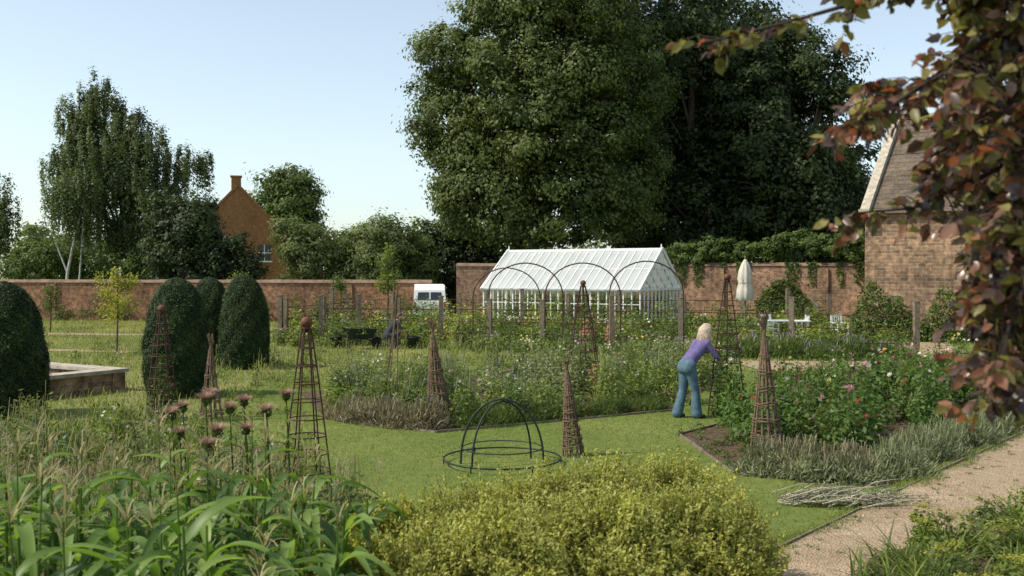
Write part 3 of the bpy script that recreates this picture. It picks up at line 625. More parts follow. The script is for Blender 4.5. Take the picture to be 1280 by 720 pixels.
def strip(name,p0,p1,w,h,n,mat,ls=.12,spikes=0,smat=None,sp=.62):
    mb=MB();p0=np.array(p0);p1=np.array(p1);d=p1-p0;L=np.linalg.norm(d);s=np.array([-d[1],d[0]])/L
    k=max(2,int(L/(w*sp)))
    for i in range(k):
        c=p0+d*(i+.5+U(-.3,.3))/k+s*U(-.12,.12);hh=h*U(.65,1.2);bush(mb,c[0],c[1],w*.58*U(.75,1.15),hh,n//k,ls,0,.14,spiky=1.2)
        if spikes:
            m=spikes//k;P=domeP(c[0],c[1],w*.5,hh,m);blades(mb,P,U(0,6.28,m),U(.1,.2,m),.012,U(.1,.5,m),.1,1,1,rng.random(m),'rod')
    mb.build(name,[M[mat],M[smat or mat]],(*p0,0))
strip('lavender_border',(2.95,12.75),(4.35,12.0),.7,.34,12000,'lav',.10,500,'lavbr')
strip('lavender_border',(4.55,12.3),(12.2,21.1),.7,.33,46000,'lav',.10,1500,'lav')
strip('lavender_border',(-3.1,17.4),(-1.25,16.15),.7,.36,15000,'lavbr',.11,600,'lavbr')
strip('lavender_border',(6.7,29.6),(11.3,29.0),1.4,.55,22000,'mid',.16,300,'fmauve')
strip('box_edging',(-.8,16.3),(2.9,18.65),.55,.34,15000,'mid',.08)
mb=MB();pos=[]
while len(pos)<115:
    x=U(-4.4,5);y=U(16,25)
    if inpoly(np.array([x]),np.array([y]),BEDA)[0] and ((x+1.2)*-.518+(y-15.7)*.855)>.4 and not(x<-1.0 and y<17.6): pos.append((x,y))
for x,y in pos:
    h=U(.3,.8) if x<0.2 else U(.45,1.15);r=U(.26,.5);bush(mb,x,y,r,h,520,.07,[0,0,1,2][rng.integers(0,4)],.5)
    if rng.random()<.5:
        k=rng.integers(3,12);P=domeP(x,y,r,h*1.15,k);blooms(mb,P,U(.02,.04,k),3+[2,2,1,4,2,5,4][rng.integers(0,7)],5)
    if rng.random()<.4:
        k=14;P=domeP(x,y,r*.7,h*.7,k);blades(mb,P,U(0,6.28,k),U(.3,.6,k),.012,U(0,.3,k),.1,2,2,rng.random(k),'rod')
bush(mb,-1.7,18.6,.42,.75,4500,.06,0,.55)
mb.build('flowering_shrubs',[M['mid'],M['bright'],M['lav']]+FM,(1,20,0))
for (x,y,r,h,fl) in [(1.5,21,.4,1.0,1),(3.85,17.8,.32,.9,4),(-6.02,17.1,.25,.6,1)]:
    mb=MB();bush(mb,x,y,r,h,900,.07,0,.5);n=500;z=rng.random(n)*h*1.9;a=U(0,6.28,n);q=r*(1-z/(h*2.3))
    leaves(mb,np.stack([x+q*np.cos(a),y+q*np.sin(a),z],1),rdir(n),.06,.035,var=rng.random(n));P=domeP(x,y,r,h*1.3,14);blooms(mb,P,.03,1+fl,5)
    mb.build('climbing_rose',[M['mid']]+FM,(x,y,0))
mb=MB()
for i in range(300):
    y=U(34.5,44);x=U(-8.5,14)
    if -5.6<x<-2.6 and y<36.5: continue
    h=U(.3,1.0) if rng.random()<.85 else U(1.1,1.5);r=U(.35,.75);bush(mb,x,y,r,h,240,.13,[0,0,1,1,1,2,3][rng.integers(0,7)],.5)
    if rng.random()<.25:
        k=6;P=domeP(x,y,r,h*1.1,k);blooms(mb,P,.06,4+[2,5,1,2,4][rng.integers(0,5)],5)
for (x,y,h) in [(-4.3,44.6,1.45),(-3.6,44.8,1.3),(-3.,44.5,1.5),(-4.7,44,1.2)]: bush(mb,x,y,.5,h,400,.14,0)
mb.build('vegetable_garden_plants',[M['mid'],M['bright'],M['olive'],M['yellow']]+FM,(2,38,0))
def espal(pts,z0,z1,n,mats):
    mb=MB()
    for a,b in zip(pts[:-1],pts[1:]):
        a=np.array(a);b=np.array(b);k=n//(len(pts)-1)
        tt=rng.random(k);zz=z0+rng.random(k)**1.4*(z1-z0)*(.55+.45*np.sin(tt*9+a[0]*3));P=np.stack([a[0]+(b[0]-a[0])*tt,a[1]+(b[1]-a[1])*tt,zz],1)+rng.normal(size=(k,3))*.15
        P[:,2]=np.maximum(.03,P[:,2])
        leaves(mb,P,nrm(rdir(k)+np.array([-.4,-.5,.5])),U(.06,.15,k),.07,var=rng.random(k),mat=rng.integers(0,3))
        bx=a[0]+(b[0]-a[0])*rng.random(6);by=a[1]+(b[1]-a[1])*rng.random(6)
        for q in range(6): tube(mb,[(bx[q],by[q],0),(bx[q]+U(-.2,.2),by[q],z1*.9)],.01,4,3)
    mb.build('espalier_plants',[M[m] for m in mats]+[M['bark']],(*pts[0],0))
espal(F1,.05,1.1,6000,['bright','mid','olive']);espal(F2,.1,1.5,8000,['mid','bright','mid'])
mb=MB()
for i in range(120):
    t=rng.random();x=-8+19.*t;y=35.2-6.9*t**1.15-.6+U(-.7,.4)
    if x>6.3 or -5.8<x<-3.: continue
    h=U(.2,.6);bush(mb,x,y,U(.25,.5),h,160,.1,rng.integers(0,3),.5)
    if rng.random()<.4:
        k=7;blooms(mb,domeP(x,y,.35,h*1.15,k),.045,3+[5,5,2,4,1][rng.integers(0,5)],5)
mb.build('herbaceous_border',[M['mid'],M['bright'],M['olive']]+FM,(0,33,0))
mb=MB()
for i in range(300):
    y=U(17,34);x=U(-.5*y,-.02*y)
    if inpoly(np.array([x]),np.array([y]),BEDA)[0] or (-9.6<x<-5.6 and y<22) or (x<-8 and y<26): continue
    if rng.random()<.3: continue
    h=U(.12,.5);bush(mb,x,y,U(.12,.32),h,80,.075,rng.integers(0,3),.35,spiky=.7)
    if rng.random()<.5: k=6;P=domeP(x,y,.2,h*.6,k);blades(mb,P,U(0,6.28,k),U(.2,.45,k),.01,U(0,.3,k),.1,2,3,rng.random(k),'rod')
mb.build('wild_plants',[M['mid'],M['bright'],M['rough'],M['straw']],(-5,25,0))
mb=MB();pos=[]
while len(pos)<130:
    y=U(8.2,16.2);x=U(-9.3,-1.6)
    if inpoly(np.array([x]),np.array([y]),BEDC)[0]: pos.append((x,y))
for x,y in pos:
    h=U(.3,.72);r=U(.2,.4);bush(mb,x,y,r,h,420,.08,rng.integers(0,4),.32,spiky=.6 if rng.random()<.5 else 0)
    if rng.random()<.45:
        k=12;P=domeP(x,y,r,h*.5,k);blades(mb,P,U(0,6.28,k),U(.3,.65,k),.007,U(0,.35,k),.15,3,4,rng.random(k),'rod')
    if rng.random()<.35: k=5;blooms(mb,domeP(x,y,r,h*1.15,k),.03,5+[1,4,2,1][rng.integers(0,4)],5)
mb.build('mixed_border_plants',[M['mid'],M['bright'],M['olive'],M['dahlia'],M['straw']]+FM,(-5,12,0))
mb=MB()
for (x,y,h) in [(-2.85,8.6,1.38),(-2.62,8.5,1.46),(-2.5,8.8,1.34),(-2.32,8.6,1.43),(-2.1,8.5,1.36),(-2.78,8.3,1.2),(-2.25,8.4,1.22),(-2.0,8.8,1.46),(-3.05,8.9,1.28),(-2.5,8.2,1.12),(-2.7,8.9,1.45),(-2.4,8.1,1.25)]:
    ms=U(.85,1.25)
    tube(mb,[(x+U(-.15,.15),y,0),(x+.03,y,h*.5),(x,y,h)],[.014,.01,.006],5,0)
    n=230;u=rdir(n);u[:,2]=u[:,2]*.6+.35;blades(mb,np.array([[x,y,h]])+u*.016,np.arctan2(u[:,1],u[:,0]),U(.05,.085,n)*ms,.008,U(.3,1.3,n),.15,1,1,rng.random(n))
    leaves(mb,np.array([x,y,h-.015])+rdir(70)*.030*ms,rdir(70),.045,.02,mat=0,var=rng.random(70))
    k=14;blades(mb,np.stack([np.full(k,x),np.full(k,y),U(.1,h*.85,k)],1),U(0,6.28,k),U(.15,.3,k),.045,.6,.8,4,0,rng.random(k),'leaf',.2)
mb.build('thistle_seedhead_plants',[M['mid'],M['thistle']],(-2.6,9,0))
mb=MB()
for i in range(17):
    for j in range(9):
        x=-4.8+i*.265+U(-.1,.1);y=4.5+j*.37+U(-.1,.1)
        if x>-.5-.07*y or x<-.58*y-.3: continue
        if rng.random()<.08: continue
        h=U(1.0,1.32)-.03*(y-4.6)
        if x>-1.4: h*=.8
        lx,ly=U(-.08,.08),U(-.08,.08)
        tube(mb,[(x,y,0),(x+lx*.5,y+ly*.5,h*.5),(x+lx,y+ly,h)],[.016,.013,.007],6,0,.6)
        k=rng.integers(9,12);z=np.linspace(.1,h*.92,k);a0=U(0,6.28);az=a0+np.arange(k)*math.pi+U(-.5,.5,k)
        P=np.stack([x+lx*z/h,y+ly*z/h,z],1)
        blades(mb,P,az,U(.42,.7,k),U(.055,.09,k),U(.25,.7,k),U(.6,1.35,k),12,0,np.clip(U(0,1.,k),0,1),'leaf',.25,U(-.6,.6,k))
        if rng.random()<.6:
            t=12;th=U(.15,.35);tube(mb,[(x+lx,y+ly,h),(x+lx*1.2,y+ly,h+th)],.004,4,0)
            T=np.repeat([[x+lx*1.1,y+ly,h+th*.6]],t,0);T[:,2]+=U(0,th*.4,t)
            blades(mb,T,U(0,6.28,t),U(.12,.24,t),.007,U(.15,.8,t),U(.1,.7,t),4,1,rng.random(t),'rod')
mb.build('maize_crop',[M['maize'],M['straw']],(-3,6.5,0))
mb=MB();n=460;y=U(7.6,10.5,n);x=U(-.52,-.14,n)*y;az=U(0,6.28,n);h=U(.6,1.2,n)*np.where(x>-.2*y,.75,1);P=np.stack([x,y,0*x],1)
blades(mb,P,az,h,.005,U(.05,.35,n),U(.05,.25,n),5,0,rng.random(n),'rod')
blades(mb,P,az+2,h*.7,.012,U(.2,.6,n),U(.4,.8,n),5,1,rng.random(n))
for i in range(0,n,3):
    t=12;top=np.array([x[i]+math.cos(az[i])*h[i]*.2,y[i]+math.sin(az[i])*h[i]*.2,h[i]*.8]);T=np.repeat([top],t,0)+rng.normal(size=(t,3))*.02
    blades(mb,T,U(0,6.28,t),U(.06,.18,t),.005,U(.1,.7,t),.4,2,0,rng.random(t),'rod')
mb.build('ornamental_grasses',[M['straw'],M['bright']],(-3,9,0))
def loose_hedge(name,mounds,per,shoots,mat,ls):
    mb=MB()
    for (x,y,r,h) in mounds:
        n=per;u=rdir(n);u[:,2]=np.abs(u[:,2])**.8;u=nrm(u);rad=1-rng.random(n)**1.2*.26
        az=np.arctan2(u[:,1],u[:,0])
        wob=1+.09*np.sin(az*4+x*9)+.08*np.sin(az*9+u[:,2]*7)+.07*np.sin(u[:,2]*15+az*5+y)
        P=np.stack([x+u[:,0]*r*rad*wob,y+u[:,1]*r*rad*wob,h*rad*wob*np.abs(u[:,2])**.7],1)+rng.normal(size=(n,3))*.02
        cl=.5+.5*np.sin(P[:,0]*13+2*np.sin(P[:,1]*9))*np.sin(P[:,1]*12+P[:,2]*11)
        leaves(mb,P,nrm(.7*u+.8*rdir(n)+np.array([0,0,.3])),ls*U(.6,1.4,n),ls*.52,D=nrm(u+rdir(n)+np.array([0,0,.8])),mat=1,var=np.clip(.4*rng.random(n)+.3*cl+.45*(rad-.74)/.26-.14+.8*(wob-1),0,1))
        for i in range(shoots):
            u1=rdir(1)[0];u1[2]=abs(u1[2])*1.2+.15;u1=nrm(u1);s=np.array([x+u1[0]*r*.88,y+u1[1]*r*.88,h*.88*u1[2]**.7]);d=nrm(u1*.6+np.array([U(-.5,.5),U(-.5,.5),U(.3,1.0)]));l=U(.1,.34)
            dr=np.array([U(-.1,.1),U(-.1,.1),-U(0,.15)])
            tube(mb,[s,s+d*l*.5+dr*l*.25,s+d*l+dr*l],[.003,.002,.0015],3,0);k=int(l/.009);t=np.linspace(.05,1,k)[:,None];PP=s+d*l*t+dr*l*t*t+rng.normal(size=(k,3))*.010
            leaves(mb,PP,nrm(rdir(k)+np.array([0,0,.5])),ls*U(.8,1.4,k),ls*.55,D=nrm(d+rdir(k)*.8),mat=1,var=np.clip(.55+.5*t[:,0]*rng.random(k)+.1,0,1))
        for i in range(30):
            a=np.array([x+U(-.2,.2),y+U(-.2,.2),.02]);b=a+np.array([U(-.6,.6)*r,U(-.6,.6)*r,h*U(.6,.85)]);tube(mb,[a,(a+b)/2,b],[.009,.006,.002],4,0)
    mb.build(name,[M['bark'],M[mat]],(mounds[0][0],mounds[0][1],0))
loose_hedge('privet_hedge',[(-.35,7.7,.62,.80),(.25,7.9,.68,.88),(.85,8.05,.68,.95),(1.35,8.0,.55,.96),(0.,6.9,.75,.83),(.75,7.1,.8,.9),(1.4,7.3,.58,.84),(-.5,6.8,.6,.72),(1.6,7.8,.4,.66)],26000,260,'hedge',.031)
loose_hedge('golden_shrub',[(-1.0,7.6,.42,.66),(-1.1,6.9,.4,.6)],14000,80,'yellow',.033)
mb=MB()
for i in range(230):
    x=U(2.8,8);y=U(6.5,11.8)
    if not inpoly(np.array([x]),np.array([y]),BEDE)[0]: continue
    k=24;blades(mb,np.array([[x,y,0]])+rng.normal(size=(k,3))*np.array([.06,.06,0]),U(0,6.28,k),U(.28,.58,k),U(.014,.03,k),U(.25,.9,k),U(.2,.8,k),6,0 if rng.random()<.6 else 1,rng.random(k),'taper',.12)
for i in range(90):
    x=U(3.2,7.5);y=U(6.3,10.6)
    if not inpoly(np.array([x]),np.array([y]),BEDE)[0]: continue
    h=U(.22,.34);bush(mb,x,y,.2,h,400,.05,0 if rng.random()<.5 else 1,.6)
    for q in domeP(x,y,.2,h*1.1,4): m=60;o=rng.normal(size=(m,3))*np.array([.035,.035,.01]);leaves(mb,q+o,nrm(rdir(m)*.5+np.array([0,0,1])),.02,.018,mat=2,var=rng.random(m))
mb.build('sedum_and_daylily_border',[M['mid'],M['bright'],M['yellow']],(4.2,7.5,0))
mb=MB()
for i in range(75):
    a=np.array([U(2.9,4.0),U(10.6,11.15),U(.02,.08)]);th=U(-.5,.6);l=U(.3,.8);b=a+np.array([math.cos(th)*l,math.sin(th)*l*.5,U(.0,.16)])
    tube(mb,[a,(a+b)/2+np.array([0,0,U(.0,.06)]),b],[.008,.006,.002],4,0)
    n=20;P=a+(b-a)*rng.random(n)[:,None]+rng.normal(size=(n,3))*.025;P[:,2]=np.abs(P[:,2])+.02;leaves(mb,P,rdir(n),.06,.014,mat=1,var=rng.random(n))
mb.build('cut_branches',[M['coping'],M['lav']],(3.5,11,0))
mb=MB();x=U(2.6,5,300);y=U(12.5,18,300);k=inpoly(x,y,BEDB);
for a,b in zip(x[k][:90],y[k][:90]): bush(mb,a,b,U(.06,.15),U(.08,.22),50,.05,0)
mb.build('bed_seedlings',[M['mid']],(3.5,15,0))

# ------------------------------------------------------------------ copper beech (overhanging)
mb=MB()
tube(mb,[(4.3,3.9,-.1),(4.2,3.9,1.5),(4.15,3.85,4),(4.0,3.9,7)],[.26,.2,.16,.08],10,0)
br=[[(4.15,3.9,2.9),(2.9,3.6,3.75),(1.9,3.5,3.66),(1.3,3.5,3.52),(.95,3.5,3.42),(.62,3.5,3.34)],
    [(4.15,3.9,3.0),(2.9,3.5,3.9),(2.1,3.4,3.6),(1.6,3.4,3.33),(1.3,3.4,3.12),(1.12,3.4,3.04)],
    [(4.15,3.9,2.6),(3,3.7,3.3),(2.1,3.6,3.1),(1.75,3.6,2.92),(1.45,3.6,2.78),(1.2,3.6,2.76)],
    [(4.15,3.9,2.4),(3,3.6,3.2),(2.2,3.5,3.0),(1.88,3.4,2.7),(1.75,3.4,2.4),(1.72,3.4,2.2)],
    [(4.15,3.9,3.4),(3,3.5,4.1),(2.1,3.3,3.85),(1.7,3.3,3.6),(1.5,3.3,3.42)],
    [(4.15,3.9,2.7),(3,3.2,3.3),(2.2,3.1,3.2),(1.75,3.1,3.0),(1.58,3.1,2.7),(1.58,3.1,2.45)],
    [(4.15,3.9,3.4),(3,3.8,3.7),(2.3,3.9,3.45),(1.9,3.9,3.2),(1.68,3.9,2.9)],
    [(4.15,3.9,3.4),(3,3.8,4.2),(2.3,3.7,4.0),(1.6,3.7,3.75),(1.25,3.7,3.62)],
    [(4.15,3.9,2.2),(3,3.5,2.9),(2.3,3.5,2.6),(2.0,3.5,2.35),(1.8,3.5,2.12)],
    [(4.15,3.9,3.2),(3,4.2,3.9),(2.3,4.3,3.7),(1.95,4.3,3.3),(1.8,4.3,2.9)],
    [(4.15,3.9,3.2),(3,4.2,3.4),(2.4,4.3,3.1),(2.1,4.3,2.7),(2.02,4.3,2.3)],
    [(4.15,3.9,3.2),(2.9,3.7,3.8),(2.1,3.6,3.5),(1.7,3.6,3.3),(1.45,3.6,3.2),(1.3,3.6,3.22)]]
dens=[.6,1.0,.6,1.6,1.5,1.6,1.5,1.1,1.6,1.5,1.5,1.1]
LP=[];LD=[];LV=[];LM=[]
def twig(s,dv,l):
    e=s+dv*l;mid=(s+e)/2+np.array([0,0,.02]);tube(mb,[s,mid,e],[.003,.002,.001],4,0)
    nl=int(l/.024)+2
    for k in range(nl):
        t=(k+.6)/nl;p=s+dv*l*t;sd=nrm(np.cross(dv,np.array([U(-.4,.4),U(-.4,.4),1.])));sg=1 if k%2 else -1
        LP.append(p);LD.append(nrm(dv*.7+sd*sg*.9+np.array([0,0,-.35])))
        red=.3 if (1.05<p[0]<1.5 and p[2]<3.35) else 0
        LV.append(np.clip(rng.random()**1.4*.95+red,0,1));LM.append(1 if rng.random()<(.65 if p[2]>3.35 and p[0]<1.6 else .34) else 0)
AP=[]
for bi,(b,dn) in enumerate(zip(br,dens)):
    b=np.array(b);tube(mb,b,np.linspace(.02,.003,len(b)),6,0)
    T=np.linspace(0,len(b)-1,60);Q=np.stack([np.interp(T,range(len(b)),b[:,k]) for k in range(3)],1);Q=Q[14:];AP.append(Q)
    for q in range(int(52*dn)):
        i=int(rng.random()**.9*(len(Q)-1));s=Q[i];tip=i/len(Q)
        dv=nrm(np.array([-.5+U(-.6,.6),U(-.7,.7),-.35+U(-.55,.5)]));twig(s,dv,U(.08,.28)*(1-.45*tip))
AP=np.concatenate(AP)
for i in range(420):
    y=U(3.0,4.5);z=U(2.1,4.1);lim=.455*y if z>2.4 else .475*y
    x=lim+abs(rng.normal())*.3
    p=np.array([x,y,z]);dd=np.linalg.norm(AP-p,axis=1);q=AP[dd.argmin()]
    if dd.min()>.6: continue
    tube(mb,[q,(q+p)/2+np.array([0,0,.03]),p],[.004,.003,.002],4,0)
    for _ in range(2):twig(p,nrm(np.array([U(-.9,.5),U(-.7,.7),-.4+U(-.5,.5)])),U(.08,.2))
LP=np.array(LP);LD=np.array(LD);LV=np.array(LV);LM=np.array(LM);n=len(LP)
N=nrm(rdir(n)*1.0+np.array([0,-.15,.7]))
for m in(0,1):
    k=LM==m;leaves6(mb,LP[k],N[k],U(.04,.07,k.sum()),U(.026,.045,k.sum()),LD[k],1+m,LV[k],.12,.16)
mb.build('copper_beech_tree',[M['barkd'],M['beech'],M['beechg']],(4.2,3.9,0))

# ------------------------------------------------------------------ small objects
ux,uy=8.55,36.5
um=empty('garden_parasol',(ux,uy,0));mb=MB();tube(mb,[(0,0,.05),(0,0,3.05)],.03,8);box(mb,(0,0,.05),(.5,.5,.1));sphere(mb,(0,0,3.08),.045,8);mb.build('pole_and_base',[M['post']],(0,0,0),parent=um,local=True)
mb=MB();seg=24;zs=[1.5,1.6,1.9,2.15,2.3,2.6,2.85,3.02];rs=[.2,.27,.26,.2,.24,.2,.12,.03]
th=np.arange(seg)*2*math.pi/seg;V=np.array([[(r*(1+.22*math.cos(8*t))*math.cos(t),r*(1+.22*math.cos(8*t))*math.sin(t),z) for t in th] for r,z in zip(rs,zs)])
i=np.arange(len(zs)-1)[:,None];j=np.arange(seg)[None];mb.add(V.reshape(-1,3),np.stack([i*seg+j,i*seg+(j+1)%seg,(i+1)*seg+(j+1)%seg,(i+1)*seg+j],-1).reshape(-1,4),0,.5,True)
tube(mb,[(.21*math.cos(t),.21*math.sin(t),2.17) for t in th],.015,4,closed=True);mb.build('folded_canopy',[M['canvas']],(0,0,0),parent=um,local=True)
def chair(x,y,rz):
    c=empty('garden_chair',(x,y,0),rz);mb=MB()
    for i in range(5): box(mb,(0,-.2+i*.1,.45),(.45,.08,.025))
    for sx in(-.21,.21):
        beam(mb,(sx,-.22,0),(sx,-.22,.66),.04,.04);beam(mb,(sx,.22,0),(sx,.28,.95),.04,.04);beam(mb,(sx,-.24,.66),(sx,.24,.66),.05,.03);beam(mb,(sx,-.2,.41),(sx,.2,.41),.03,.04)
    for i in range(5): beam(mb,(-.17+i*.085,.235,.47),(-.17+i*.085,.275,.9),.03,.02)
    beam(mb,(-.23,.28,.93),(.23,.28,.93),.03,.07,up=(0,0,1));mb.build('frame',[M['white']],(0,0,0),parent=c,local=True)
for a in [(9.6,37,.4),(10.9,37.6,-2.2),(12.2,37,.2)]: chair(*a)
tb=empty('garden_table',(10.3,37.2,0));mb=MB()
for i in range(8): box(mb,(0,-.42+i*.12,.73),(1.5,.1,.03))
for sx in(-.65,.65):
    for sy in(-.38,.38): box(mb,(sx,sy,.355),(.06,.06,.71))
mb.build('table_frame',[M['white']],(0,0,0),parent=tb,local=True)
va=empty('white_van',(-3.85,46.6,0),.1);mb=MB()
prof=[(0,.35),(0,1.1),(.12,1.7),(.3,1.93),(3.0,1.95),(3.5,1.65),(4.1,1.15),(4.3,.9),(4.3,.35)]
for s in(-.76,.76): mb.add([(s*(1 if z<1.3 else .93),y,z) for y,z in prof],[list(range(9))[::(1 if s>0 else -1)]])
V=[(s*(1 if z<1.3 else .93),y,z) for s in(-.76,.76) for y,z in prof];mb.add(V,[[i,i+1,i+10,i+9] for i in range(8)]+[[8,0,9,17]])
mb.build('body',[M['white']],(0,0,0),parent=va,local=True)
mb=MB()
for a,b_ in((-.58,-.04),(.04,.58)): mb.add([(a,.03,1.25),(b_,.03,1.25),(b_*.93,.10,1.6),(a*.93,.10,1.6)],[[0,1,2,3]])
mb.add([(-.6,3.53,1.64),(.6,3.53,1.64),(.66,4.05,1.21),(-.66,4.05,1.21)],[[0,1,2,3]])
mb.build('windows',[M['dkglass']],(0,-.014,.003),parent=va,local=True)
mb=MB()
for s in(-.68,.68):
    for y in(.8,3.5): tube(mb,[(s-.12,y,.34),(s-.1,y,.34),(s+.1,y,.34),(s+.12,y,.34)],[.28,.34,.34,.28],18)
box(mb,(0,-.04,.45),(1.5,.1,.16));mb.build('wheels_and_bumper',[M['black']],(0,0,0),parent=va,local=True)
mb=MB();[box(mb,(s*.7,-.02,1.0),(.1,.05,.3)) for s in(-1,1)];mb.build('tail_lamps',[M['fred']],(0,0,0),parent=va,local=True)
wb=empty('wheelbarrow',(-5.05,33.0,0),.5);mb=MB()
v=[(-.25,-.2,.35),(.35,-.22,.35),(.35,.22,.35),(-.25,.2,.35),(-.5,-.36,.7),(.5,-.34,.66),(.5,.34,.66),(-.5,.36,.7)]
mb.add(v,BOXF[[0,2,3,4,5]]);mb.build('tray',[M['dkiron']],(0,0,0),parent=wb,local=True)
mb=MB()
for s in(-.22,.22): tube(mb,[(-.95,s*1.3,.62),(-.5,s,.4),(.3,s,.3),(.6,s*.4,.2)],.018,6);tube(mb,[(-.3,s,.35),(-.42,s,0)],.016,6)
tube(mb,[(.6,-.06,.2),(.6,.06,.2)],.19,16);mb.build('frame_and_wheel',[M['black']],(0,0,0),parent=wb,local=True)
mb=MB();bush(mb,0,0,.4,.5,400,.1);mb.build('clippings',[M['olive']],(0,0,.5),parent=wb,local=True)
for (x,y) in [(-3.3,33.1),(-5.9,33.3)]:
    mb=MB();lathe(mb,(x,y,0),[(.001,0),(.16,.0),(.2,.34),(.22,.35),(.22,.4),(.19,.4),(.17,.3),(.001,.3)],16);bush(mb,x,y,.3,.8,300,.1,1);mb.build('potted_plant',[M['black'],M['mid']],(x,y,0))
for (x,y,s) in [(1.75,20.9,.9),(2.55,33.8,1.3),(3.6,36,1.1)]:
    mb=MB();lathe(mb,(x,y,0),[(.001,.0),(.24*s,.0),(.25*s,.03),(.20*s,.42*s),(.12*s,.56*s),(.09*s,.58*s),(.1*s,.6*s),(.11*s,.66*s),(.05*s,.7*s),(.001,.71*s)],20);mb.build('terracotta_forcing_pot',[M['terra']],(x,y,0))

# ------------------------------------------------------------------ people
M['skin']=plain('skin',(.55,.34,.26),.55,vary=.06);M['top']=plain('purple_knit',(.12,.095,.22),.9,vary=.25,nscale=14,bd=.012);M['jeans']=plain('denim',(.075,.13,.165),.9,vary=.35,nscale=9,bd=.012)
M['hair']=plain('ash_blonde_hair',(.42,.34,.25),.55,vary=.4,nscale=45,bd=.01);M['shoe']=plain('shoe',(.05,.04,.04),.6)
M['dkcloth']=plain('dark_work_clothes',(.035,.04,.05),.9,vary=.3);M['brhair']=plain('brown_hair',(.08,.05,.03),.6,vary=.3,nscale=45)
def mkb(th):
    F=np.array([math.cos(th),math.sin(th),0]);R_=np.array([math.sin(th),-math.cos(th),0])
    return (lambda f,r,z: F*f+R_*r+np.array([0,0,z])),F
def capsmesh(segs,voxel,name,mats,parent,smooth=6):
    mb=MB()
    for p0,p1,r0,r1,lab in segs:
        p0=np.array(p0,float);p1=np.array(p1,float);L=np.linalg.norm(p1-p0);k=max(2,int(L/(min(r0,r1)*.35))+1)
        for t in np.linspace(0,1,k): sphere(mb,p0+(p1-p0)*t,r0+(r1-r0)*t,14)
    me=mb.mesh(name+'_src',[]);o=bpy.data.objects.new(name+'_src',me);sc.collection.objects.link(o)
    m=o.modifiers.new('r','REMESH');m.mode='VOXEL';m.voxel_size=voxel
    s=o.modifiers.new('s','SMOOTH');s.iterations=smooth;s.factor=.5
    dg=bpy.context.evaluated_depsgraph_get();dg.update();me2=bpy.data.meshes.new_from_object(o.evaluated_get(dg));bpy.data.objects.remove(o)
    me2.materials.clear()
    for q in mats: me2.materials.append(q)
    nf=len(me2.polygons);C=np.zeros(nf*3);me2.polygons.foreach_get('center',C);C=C.reshape(-1,3)
    best=np.full(nf,9.);lab=np.zeros(nf,int)
    for p0,p1,r0,r1,l in segs:
        p0=np.array(p0);p1=np.array(p1);d=p1-p0;t=np.clip(((C-p0)@d)/max(d@d,1e-9),0,1);ds=np.linalg.norm(C-p0-t[:,None]*d,axis=1)-(r0+(r1-r0)*t)
        k=ds<best;best[k]=ds[k];lab[k]=l
    me2.polygons.foreach_set('material_index',lab);me2.polygons.foreach_set('use_smooth',np.ones(nf,bool))
    o=bpy.data.objects.new(name,me2);sc.collection.objects.link(o);o.parent=parent;return o
SK,TP,JN,SH=0,1,2,3
def hands(arms,parent,up0=(0,0,1.)):
    mb=MB()
    for s,e,w in arms:
        d=nrm(w-e);side=nrm(np.cross(d,np.array(up0)));up=np.cross(side,d);pc=w+d*.06
        for i,(o_,l) in enumerate(zip((-.027,-.009,.009,.027),(.062,.074,.07,.055))):
            p0=pc+side*o_*.9;p1=p0+d*l*.45;p2=p1+d*l*.3-up*l*.3;p3=p2-up*l*.35+d*.003
            tube(mb,[p0-d*.02,p0,p1,p2,p3],[.009,.009,.0085,.008,.006],6)
        q=w+d*.02+side*.022*s;tube(mb,[q,q+side*.02*s+d*.02-up*.01,q+side*.022*s+d*.045-up*.03],[.012,.01,.007],6)
    mb.build('fingers',[M['skin']],(0,0,0),parent=parent,local=True)
b,Fv=mkb(math.atan2(.5,.866))
wo=empty('woman_gardener',(3.08,17.35,0))
S=[(b(-.03,-.07,.92),b(-.03,.07,.92),.122,.122,JN),(b(-.05,-.07,.88),b(-.05,.07,.88),.12,.12,JN),
   (b(.02,-.04,1.0),b(.10,-.03,1.1),.112,.102,TP),(b(.02,.04,1.0),b(.10,.03,1.1),.112,.102,TP),
   (b(.12,-.05,1.1),b(.26,-.08,1.25),.102,.107,TP),(b(.12,.05,1.1),b(.26,.08,1.25),.102,.107,TP),
   (b(.28,-.14,1.31),b(.28,.14,1.31),.06,.06,TP),(b(.27,0,1.27),b(.32,0,1.35),.088,.058,TP),
   (b(.32,0,1.35),b(.39,0,1.44),.05,.047,SK),
   (b(.40,0,1.52),b(.425,0,1.505),.09,.088,SK),(b(.455,0,1.47),b(.465,0,1.435),.062,.045,SK),(b(.495,0,1.475),b(.517,0,1.455),.014,.016,SK),
   (b(.41,-.085,1.5),b(.41,-.093,1.49),.018,.014,SK),(b(.41,.085,1.5),b(.41,.093,1.49),.018,.014,SK)]
for s,f in((-1,-.12),(1,.1)):
    S+=[(b(-.02,s*.08,.87),b(f*.5+.02,s*.10,.48),.105,.078,JN),(b(f*.5+.02,s*.10,.48),b(f-.02,s*.125,.09),.076,.1,JN),
        (b(f-.03,s*.125,.05),b(f+.13,s*.14,.035),.038,.034,SH)]
arms=[(1,b(.42,.25,1.07),b(.58,.17,.98)),(-1,b(.46,-.2,1.12),b(.64,-.1,1.15))]
for s,e,w in arms:
    S+=[(b(.28,s*.17,1.305),e,.053,.043,TP),(e,e+(w-e)*.65,.042,.034,TP),(e+(w-e)*.65,w,.03,.024,SK),(w,w+nrm(w-e)*.05,.024,.026,SK)]
capsmesh(S,.012,'body',[M['skin'],M['top'],M['jeans'],M['shoe']],wo)
hands(arms,wo)
mb=MB()
